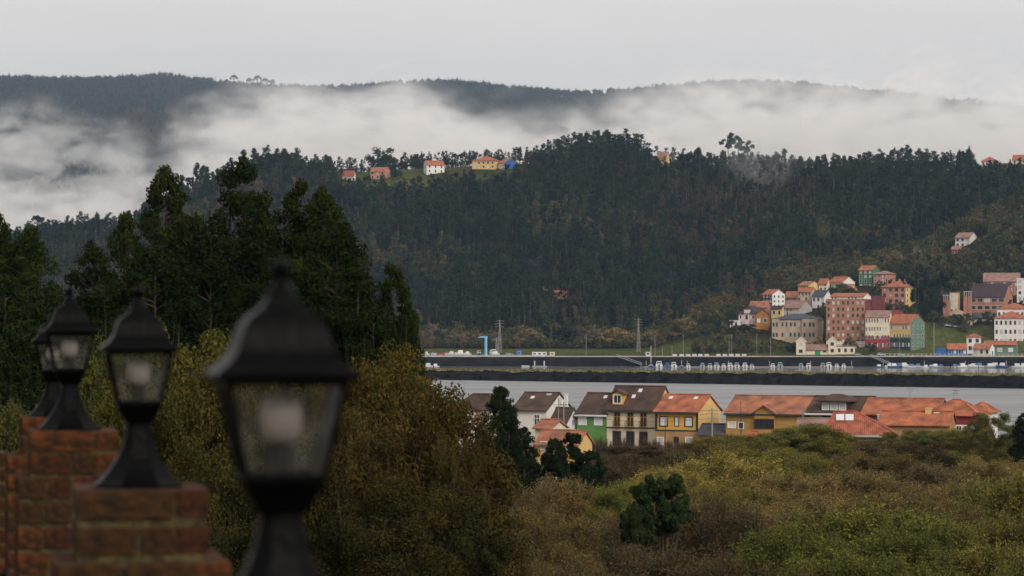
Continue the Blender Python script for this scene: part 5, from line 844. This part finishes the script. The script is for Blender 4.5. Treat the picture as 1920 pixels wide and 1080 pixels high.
for px, lab in ((1706, 'tall television aerial on the terrace roof'), (1788, 'left television aerial above the last roofs'), (1794, 'right television aerial above the last roofs')):
    p = pole(lab, px, 727 + (px > 1750) * 4, 436, .04, 'television_aerial', z=PZ(756, 436), arms=((.1, 1.0), (.5, .8)), m='steel')
def wire(label, a, b, sag):
    b_ = MB(); pts = [a.lerp(b, i / 16) - Vector((0, 0, sag * 4 * (i / 16) * (1 - i / 16))) for i in range(17)]; b_.tube(pts, .025, 4); tag(b_.build('overhead_wire', M['wire_black']), label, 'wire', 'overhead wires of the village')
far_r = Vector((PX(1960, 418), 418, p1.z - .5)); far_l = Vector((PX(700, 450), 450, p3.z + .4))
for i, dz in enumerate((.3, .9, 1.6)): wire(('upper', 'middle', 'lower')[i] + ' wire from the power pole to the brown annex poles', p1 - Vector((0, 0, dz)), p3 - Vector((0, 0, dz)), .9); wire(('upper', 'middle', 'lower')[i] + ' wire running right from the power pole past the ochre house', p1 - Vector((0, 0, dz)), far_r - Vector((0, 0, dz)), 1.2)
wire('wire running left from the annex poles towards the golden trees', p3 - Vector((0, 0, .3)), far_l, .8)
def pylon(label, px, pyt, pyb, d, w0):
    x = PX(px, d); zb = T1(x, d); h_ = PZ(pyt, d) - zb; r = thing('power_pylon', label, 'pylon', (x, d, zb), R(20)); lv = [(w0, -.5), (w0*.62, h_*.4), (w0*.34, h_*.75), (w0*.12, h_)]
    for sx, sy in ((-1, -1), (1, -1), (1, 1), (-1, 1)): MB().tube([(sx*w, sy*w, z) for w, z in lv], .13, 4).build('leg', M['pole_concrete'], r)
    b = MB(); n = 9; f = lambda z: np.interp(z, [q[1] for q in lv], [q[0] for q in lv])
    for i in range(n):
        z0, z1 = h_*i/n, h_*(i+1)/n; a0, a1 = f(z0), f(z1)
        for q in range(4):
            c0_ = [(-1, -1), (1, -1), (1, 1), (-1, 1)][q]; c1_ = [(-1, -1), (1, -1), (1, 1), (-1, 1)][(q+1) % 4]; b.tube([(c0_[0]*a0, c0_[1]*a0, z0), (c1_[0]*a1, c1_[1]*a1, z1)], .08, 3); b.tube([(c1_[0]*a0, c1_[1]*a0, z0), (c0_[0]*a1, c0_[1]*a1, z1)], .08, 3)
    b.build('lattice', M['pole_concrete'], r)
    for z in (.8, .88, .96): MB().tube([(-2.6, 0, h_*z), (0, 0, h_*z + .5), (2.6, 0, h_*z)], .11, 4).build('crossarm', M['pole_concrete'], r)
pylon('lattice power pylon right of the blue crane', 937, 600, 668, 1612, .95); pylon('lattice power pylon in the middle of the far shore', 1197, 597, 664, 1618, .9); pylon('pale twin-legged pylon beside the left lattice pylon', 931, 634, 668, 1608, .8)
for px, pt in ((1099, 628), (1228, 628), (1281, 628), (1419, 627), (1367, 628), (1372, 628), (1242, 652), (1260, 650), (1445, 632)): pole('tall thin lamp post on the green quay', px, pt, 1590, .16, 'lamp_post', group='lamp posts on the far quay', m='pole_concrete', arms=((.1, 1.2),))
for px, pt, lab in ((1751, 606, 'thick grey mast at the town slipway'), (1686, 630, 'thin lamp post on the town quay')): pole(lab, px, pt, 1586, .3 if px == 1751 else .12, 'lamp_post', m='pole_concrete')
# ------------------------------------------------------------------ lanterns on brick pillars
WA = math.atan(.19)
def sq(z, a, ch=0):
    if ch <= 0: return [(-a, -a, z), (a, -a, z), (a, a, z), (-a, a, z)]
    c = a * (1 - ch); return [(-c, -a, z), (c, -a, z), (a, -c, z), (a, c, z), (c, a, z), (-c, a, z), (-a, c, z), (-a, -c, z)]
LM = {}
def lantern_meshes():
    b = MB(); b.loft([sq(z, a, .55) for z, a in ((0, .15), (.008, .15), (.014, .143), (.03, .125), (.06, .1), (.1, .074), (.15, .052), (.2, .041), (.222, .038))]); LM['pedestal'] = b.mesh('pedestal', M['lamp_black'])
    b = MB(); b.loft([sq(z, a) for z, a in ((.222, .04), (.232, .052), (.25, .058), (.272, .07), (.285, .076), (.292, .076))]); LM['cup'] = b.mesh('cup', M['lamp_black'])
    b = MB(); a0, a1, z0, z1 = .07, .109, .288, .472
    for sx, sy in ((-1, -1), (1, -1), (1, 1), (-1, 1)): b.loft([[(sx*a + dx, sy*a + dy, z) for dx, dy in ((-.006, -.006), (.006, -.006), (.006, .006), (-.006, .006))] for a, z in ((a0, z0), (a1, z1))])
    for a, z in ((a0, z0 + .005), (a1, z1 - .004)):
        for s in (-1, 1): b.box(-a - .004, a + .004, s*a - .005, s*a + .005, z - .006, z + .006); b.box(s*a - .0045, s*a + .0045, -a, a, z - .0055, z + .0055)
    LM['frame'] = b.mesh('frame', M['lamp_black'])
    b = MB(); b.add([(-a0 + .005, -a0, z0), (a0 - .005, -a0, z0), (a1 - .005, -a1, z1), (-a1 + .005, -a1, z1), (-a0 + .005, -a0 + .003, z0), (a0 - .005, -a0 + .003, z0), (a1 - .005, -a1 + .003, z1), (-a1 + .005, -a1 + .003, z1)], [(0,1,2,3),(7,6,5,4),(0,4,5,1),(1,5,6,2),(2,6,7,3),(3,7,4,0)]); LM['pane'] = b.mesh('pane', M['lamp_glass'])
    b = MB(); b.loft([sq(z, a) for z, a in ((.469, .124), (.471, .131), (.481, .134), (.489, .123), (.5035, .105), (.514, .096), (.5225, .0905), (.526, .088), (.549, .0815), (.565, .0765), (.578, .07), (.59, .058), (.6, .044), (.608, .035), (.618, .03), (.625, .027))]); LM['lantern_roof'] = b.mesh('lantern_roof', M['lamp_black'])
    b = MB(); b.lathe([(.029, .618), (.027, .632), (.02, .645), (.0105, .652), (.009, .66), (.014, .664), (.0185, .671), (.0195, .679), (.0165, .688), (.008, .694), (.001, .696)], 14); LM['finial'] = b.mesh('finial', M['lamp_black'], True)
    b = MB(); b.lathe([(.024, .289), (.024, .348), (.019, .354)], 14); LM['bulb_holder'] = b.mesh('bulb_holder', M['rubber'], False)
    b = MB(); b.lathe([(.02, .352), (.032, .36), (.038, .374), (.041, .395), (.04, .418), (.032, .437), (.01, .446)], 16); LM['bulb'] = b.mesh('bulb', M['frosted'], True)
    b = MB(); b.lathe([(.006, -.006), (.006, .004), (.001, .0055)], 8); LM['bolt'] = b.mesh('bolt', M['lamp_black'])
lantern_meshes()
def lantern(label, x, y, z):
    r = thing('lantern', label, 'lantern', (x, y, z), WA, 'black garden lanterns on the brick pillars')
    for nm in ('pedestal', 'cup', 'frame', 'lantern_roof', 'bulb_holder', 'bulb'): put(nm, LM[nm], r)
    put('finial', LM['finial'], r)
    for i in range(4): put('pane', LM['pane'], r, rz=i * math.pi / 2); o = put('bolt', LM['bolt'], r, (.112 * math.sin(i*math.pi/2), -.112 * math.cos(i*math.pi/2), .493)); o.rotation_euler = (R(50), 0, i * math.pi / 2)
BR = []
gb = random.Random(12)
for v in range(4):
    b = MB(); j = lambda: gb.uniform(-.018, .018); c = .06; rings = []
    for z, s in ((-.5, 1 - c), (-.5 + c, 1), (.5 - c, 1), (.5, 1 - c)):
        a = .5 * s; q = a - .5 * c * .6; rings.append([(x + j(), y + j(), z + j() * .6) for x, y in ((-q, -a), (q, -a), (a, -q), (a, q), (q, a), (-q, a), (-a, q), (-a, -q))])
    b.loft(rings); BR.append(b)
BRM = [[b.mesh('brick', M[m]) for b in BR] for m in ('brick_a', 'brick_b', 'brick_c')]
def pillar(label, x, y, ztop, courses, zbot):
    """courses: (half width, brick height, joint height, bricks per face) from the top down, the last one repeated to zbot"""
    r = thing('brick_pillar', label, 'pillar', (x, y, zbot), WA, 'brick pillars of the garden wall'); z = ztop - zbot; i = 0; core = MB(); first = z
    while z > 0 and i < 40:
        a, bh, jh, nb = courses[min(i, len(courses) - 1)]; t = min(.13, a * .5)
        core.box(-a + .012, a - .012, -a + .012, a - .012, max(0, z - bh - jh) + .0005, z - .004 if i == 0 else z - .0005)
        for s in range(4):
            Ln = 2 * a - t; off = gb.choice((.36, .5, .64)) if nb == 2 else 0; cuts = [0] + ([off] if nb == 2 else [k / nb + gb.uniform(-.05, .05) for k in range(1, nb)]) + [1]
            for c0_, c1_ in zip(cuts[:-1], cuts[1:]):
                l_ = (c1_ - c0_) * Ln - .011; u = -a + (c0_ + c1_) / 2 * Ln; dd = -a + t / 2 + gb.uniform(-.004, .004)
                px_, py_ = [(u, dd), (-dd, u), (-u, -dd), (dd, -u)][s]; m = gb.choices((0, 1, 2), (3, 3, 2))[0]
                put('brick', BRM[m][gb.randrange(4)], r, (px_, py_, z - bh / 2), s * math.pi / 2 + gb.uniform(-.012, .012), (l_, t, bh))
        z -= bh + jh; i += 1
    core.build('mortar_core', M['mortar'], r)
def zy(py, d): return PZ(py, d)
P1 = (PX(527, 5.3), 5.3); P2 = (PX(260, 9.9), 9.9); P3 = (PX(131, 13.9), 13.9); P4 = (PX(99, 18.2), 18.2)
lantern('nearest and largest black lantern, badly out of focus', P1[0], P1[1], H - .583); lantern('second black lantern, on the pillar in front of the small pair', P2[0], P2[1], H - .583)
lantern('third black lantern, overlapping the smallest one', P3[0], P3[1], H - .54); lantern('smallest and farthest black lantern, half hidden', P4[0], P4[1], H - .622)
pillar('brick pillar below the picture edge carrying the nearest lantern', P1[0], P1[1], H - .583, [(.225, .1, .03, 2), (.225, .1, .03, 2), (.29, .1, .03, 3)], 24.05)
pillar('stepped mossy brick pillar carrying the second lantern', P2[0], P2[1], H - .583, [(.225, .098, .028, 1), (.228, .092, .026, 2), (.295, .1, .028, 2)], 24.05)
pillar('stepped brick pillar carrying the third lantern', P3[0] + .012, P3[1], H - .54, [(.212, .095, .014, 1), (.212, .095, .014, 2), (.27, .1, .02, 3)], 24.05)
pillar('brick pillar carrying the farthest lantern', P4[0] + .01, P4[1], H - .622, [(.212, .11, .016, 2), (.212, .1, .016, 2), (.3, .1, .02, 3)], 24.05)
pillar('dark brick pillar cut by the left picture edge', PX(-50, 22.5), 22.5, PZ(848, 22.5), [(.25, .1, .02, 3)], 24.05)
# ------------------------------------------------------------------ mist banks and haze
def fogmat(name, aniso=.1):
    m, n, l = nmat(name); o = n.new('ShaderNodeOutputMaterial'); v = n.new('ShaderNodeVolumePrincipled'); v.inputs['Color'].default_value = (1, .985, .97, 1); v.inputs['Density'].default_value = .001; v.inputs['Anisotropy'].default_value = aniso; l(v.outputs[0], o.inputs['Volume']); return m
fogmat('mist'); fogmat('blue_mist'); M['blue_mist'].node_tree.nodes['Principled Volume'].inputs['Color'].default_value = (.74, .87, 1, 1)
def mist(name, label, mn, mx_, res, tops, amp, soft, dens, nscale, lows=None, thresh=(.3, .6), seed=0., xfade=None, stretch=.6, mname='mist'):
    """bank of mist: its upper limit follows tops (x, z); broken up by noise; a real density grid"""
    ng = bpy.data.node_groups.new(name, 'GeometryNodeTree'); ng.interface.new_socket('Geometry', in_out='INPUT', socket_type='NodeSocketGeometry'); ng.interface.new_socket('Geometry', in_out='OUTPUT', socket_type='NodeSocketGeometry')
    n = ng.nodes; l = ng.links.new; n.new('NodeGroupInput'); go = n.new('NodeGroupOutput')
    def setin(s, v): l(v, s) if hasattr(v, 'links') else setattr(s, 'default_value', v)
    def ma(op, a, b=0., c=None, clamp=False):
        q = n.new('ShaderNodeMath'); q.operation = op; q.use_clamp = clamp; setin(q.inputs[0], a); setin(q.inputs[1], b)
        if c is not None: setin(q.inputs[2], c)
        return q.outputs[0]
    def mr(v, a, b, c, e, smooth=False):
        q = n.new('ShaderNodeMapRange'); q.interpolation_type = 'SMOOTHSTEP' if smooth else 'LINEAR'
        for s, vv in zip(q.inputs[:5], (v, a, b, c, e)): setin(s, vv)
        return q.outputs[0]
    pos = n.new('GeometryNodeInputPosition').outputs[0]; sp = n.new('ShaderNodeSeparateXYZ'); l(pos, sp.inputs[0]); X_, Y_, Z_ = sp.outputs
    def curve(pts):
        u = mr(X_, mn[0], mx_[0], 0., 1.); fc = n.new('ShaderNodeFloatCurve'); cu = fc.mapping.curves[0]; z0, z1 = mn[2], mx_[2]; ps = [((x - mn[0]) / (mx_[0] - mn[0]), (z - z0) / (z1 - z0)) for x, z in pts]
        cu.points[0].location = ps[0]; cu.points[1].location = ps[-1]
        for p in ps[1:-1]: cu.points.new(*p)
        fc.mapping.use_clip = False; fc.mapping.update(); l(u, fc.inputs['Value']); return mr(fc.outputs[0], 0., 1., z0, z1)
    def noise(scale, det, off, rough=.55, st=stretch):
        q = n.new('ShaderNodeVectorMath'); q.operation = 'MULTIPLY_ADD'; l(pos, q.inputs[0]); q.inputs[1].default_value = (scale * st, scale * .35, scale * 1.15); q.inputs[2].default_value = (off, off * .7, off * 1.3)
        t = n.new('ShaderNodeTexNoise'); t.inputs['Scale'].default_value = 1; t.inputs['Detail'].default_value = det; t.inputs['Roughness'].default_value = rough; t.inputs['Distortion'].default_value = 1.1; l(q.outputs[0], t.inputs['Vector']); return t.outputs[0]
    n1 = noise(nscale, 5., seed); n2 = noise(nscale * 2.7, 4., seed + 9, .6)
    top = ma('MULTIPLY_ADD', ma('SUBTRACT', n1, .5), amp, curve(tops)); dd = mr(ma('SUBTRACT', top, Z_), 0., soft, 0., 1., True)
    dd = ma('MULTIPLY', dd, mr(n2, thresh[0], thresh[1], 0., 1., True) if thresh else 1.)
    dd = ma('MULTIPLY', dd, mr(Y_, mn[1], mn[1] + .25 * (mx_[1] - mn[1]), 0., 1., True))
    if lows: dd = ma('MULTIPLY', dd, mr(ma('SUBTRACT', Z_, curve(lows)), 0., soft, 0., 1., True))
    if xfade: dd = ma('MULTIPLY', ma('MULTIPLY', dd, mr(X_, mn[0], mn[0] + xfade, 0., 1., True)), mr(X_, mx_[0] - xfade, mx_[0], 1., 0., True))
    dd = ma('MULTIPLY', dd, dens * 1000); vc = n.new('GeometryNodeVolumeCube'); l(dd, vc.inputs['Density']); vc.inputs['Background'].default_value = 0; vc.inputs['Min'].default_value = mn; vc.inputs['Max'].default_value = mx_
    for nm, v in zip(('X', 'Y', 'Z'), res): vc.inputs['Resolution ' + nm].default_value = v
    sm = n.new('GeometryNodeSetMaterial'); sm.inputs['Material'].default_value = M[mname]; l(vc.outputs[0], sm.inputs[0]); l(sm.outputs[0], go.inputs[0])
    me = bpy.data.meshes.new(name); o = put(name, me); md = o.modifiers.new('mist', 'NODES'); md.node_group = ng; me.materials.append(M[mname]); return tag(o, label, 'mist', kind='stuff')
def fp(d, pts): return [(PX(p, d), PZ(y, d)) for p, y in pts]
mist('mist_bank', 'long bank of mist lying in the valley before the far mountain', (-760, 2960, 60), (760, 3300, 395), (260, 40, 120),
     fp(3150, [(-300, 305), (0, 314), (150, 312), (260, 290), (330, 248), (390, 202), (450, 172), (530, 150), (640, 152), (760, 140), (850, 168), (950, 184), (1090, 186), (1180, 155), (1300, 138), (1450, 128), (1580, 108), (1700, 98), (1800, 122), (1920, 130), (2240, 140)]), 200, 75, .021, 1 / 72., thresh=(.34, .64), seed=2.)
mist('mist_wisps', 'torn wisps of mist drifting up the mountain at the left', (-730, 3500, 150), (-440, 3750, 395), (100, 40, 80),
     fp(3600, [(-130, 190), (20, 170), (120, 200), (200, 215), (260, 240), (310, 300)]), 110, 70, .015, 1 / 95., thresh=(.42, .66), seed=7., xfade=60)
mist('ridge_wisp', 'small plume of mist spilling over the near ridge', (PX(1320, 2200), 2130, 80), (PX(1590, 2200), 2300, 190), (80, 40, 60),
     fp(2200, [(1320, 270), (1380, 238), (1450, 235), (1520, 255), (1590, 275)]), 45, 45, .0085, 1 / 40., lows=fp(2200, [(1320, 300), (1380, 370), (1430, 390), (1500, 340), (1590, 290)]), thresh=(.33, .66), seed=4., xfade=26, stretch=1)
mist('ridge_mist', 'thin veil of mist behind the hilltop trees', (-330, 2440, 100), (470, 2620, 235), (120, 30, 50),
     fp(2500, [(250, 330), (500, 300), (700, 270), (900, 285), (1100, 275), (1300, 255), (1500, 240), (1700, 230), (1960, 240)]), 40, 40, .012, 1 / 60., thresh=(.35, .65), seed=5., xfade=60)
mist('valley_mist', 'thin bluish moisture in the air of the valley before the mountain', (-1100, 3000, 30), (1100, 4900, 475), (40, 30, 20),
     [(-1100, 470), (-300, 470), (300, 470), (1100, 470)], 0, 60, .00014, 1 / 300., thresh=None, mname='blue_mist')
# the air itself
m, n, l = nmat('haze'); o_ = n.new('ShaderNodeOutputMaterial'); v_ = n.new('ShaderNodeVolumePrincipled'); v_.inputs['Color'].default_value = (.5, .72, 1, 1); v_.inputs['Density'].default_value = .000031; v_.inputs['Anisotropy'].default_value = .1; l(v_.outputs[0], o_.inputs['Volume'])
hz = MB().box(-1600, 1600, -160, 5600, -8, 480).build('haze', M['haze']); hz['kind'] = 'stuff'

# ------------------------------------------------------------------ look-alikes that share a description are told apart by their order
ORD = ['leftmost', 'second from left', 'third from left', 'fourth from left', 'fifth from left', 'sixth from left', 'seventh from left', 'eighth from left', 'ninth from left', 'tenth from left', 'eleventh from left', 'twelfth from left', 'thirteenth from left', 'fourteenth from left', 'fifteenth from left', 'sixteenth from left', 'seventeenth from left', 'eighteenth from left', 'nineteenth from left', 'twentieth from left']
same = {}
for o in sc.objects:
    if o.parent is None and o.get('label') and o.get('category'): same.setdefault(o['label'], []).append(o)
for lab, os_ in same.items():
    if 1 < len(os_) <= 21:
        os_.sort(key=lambda o: o.location.x / max(1, o.location.y))
        for i, o in enumerate(os_): o['label'] = lab + ', ' + ('rightmost' if i == len(os_) - 1 else ORD[i])
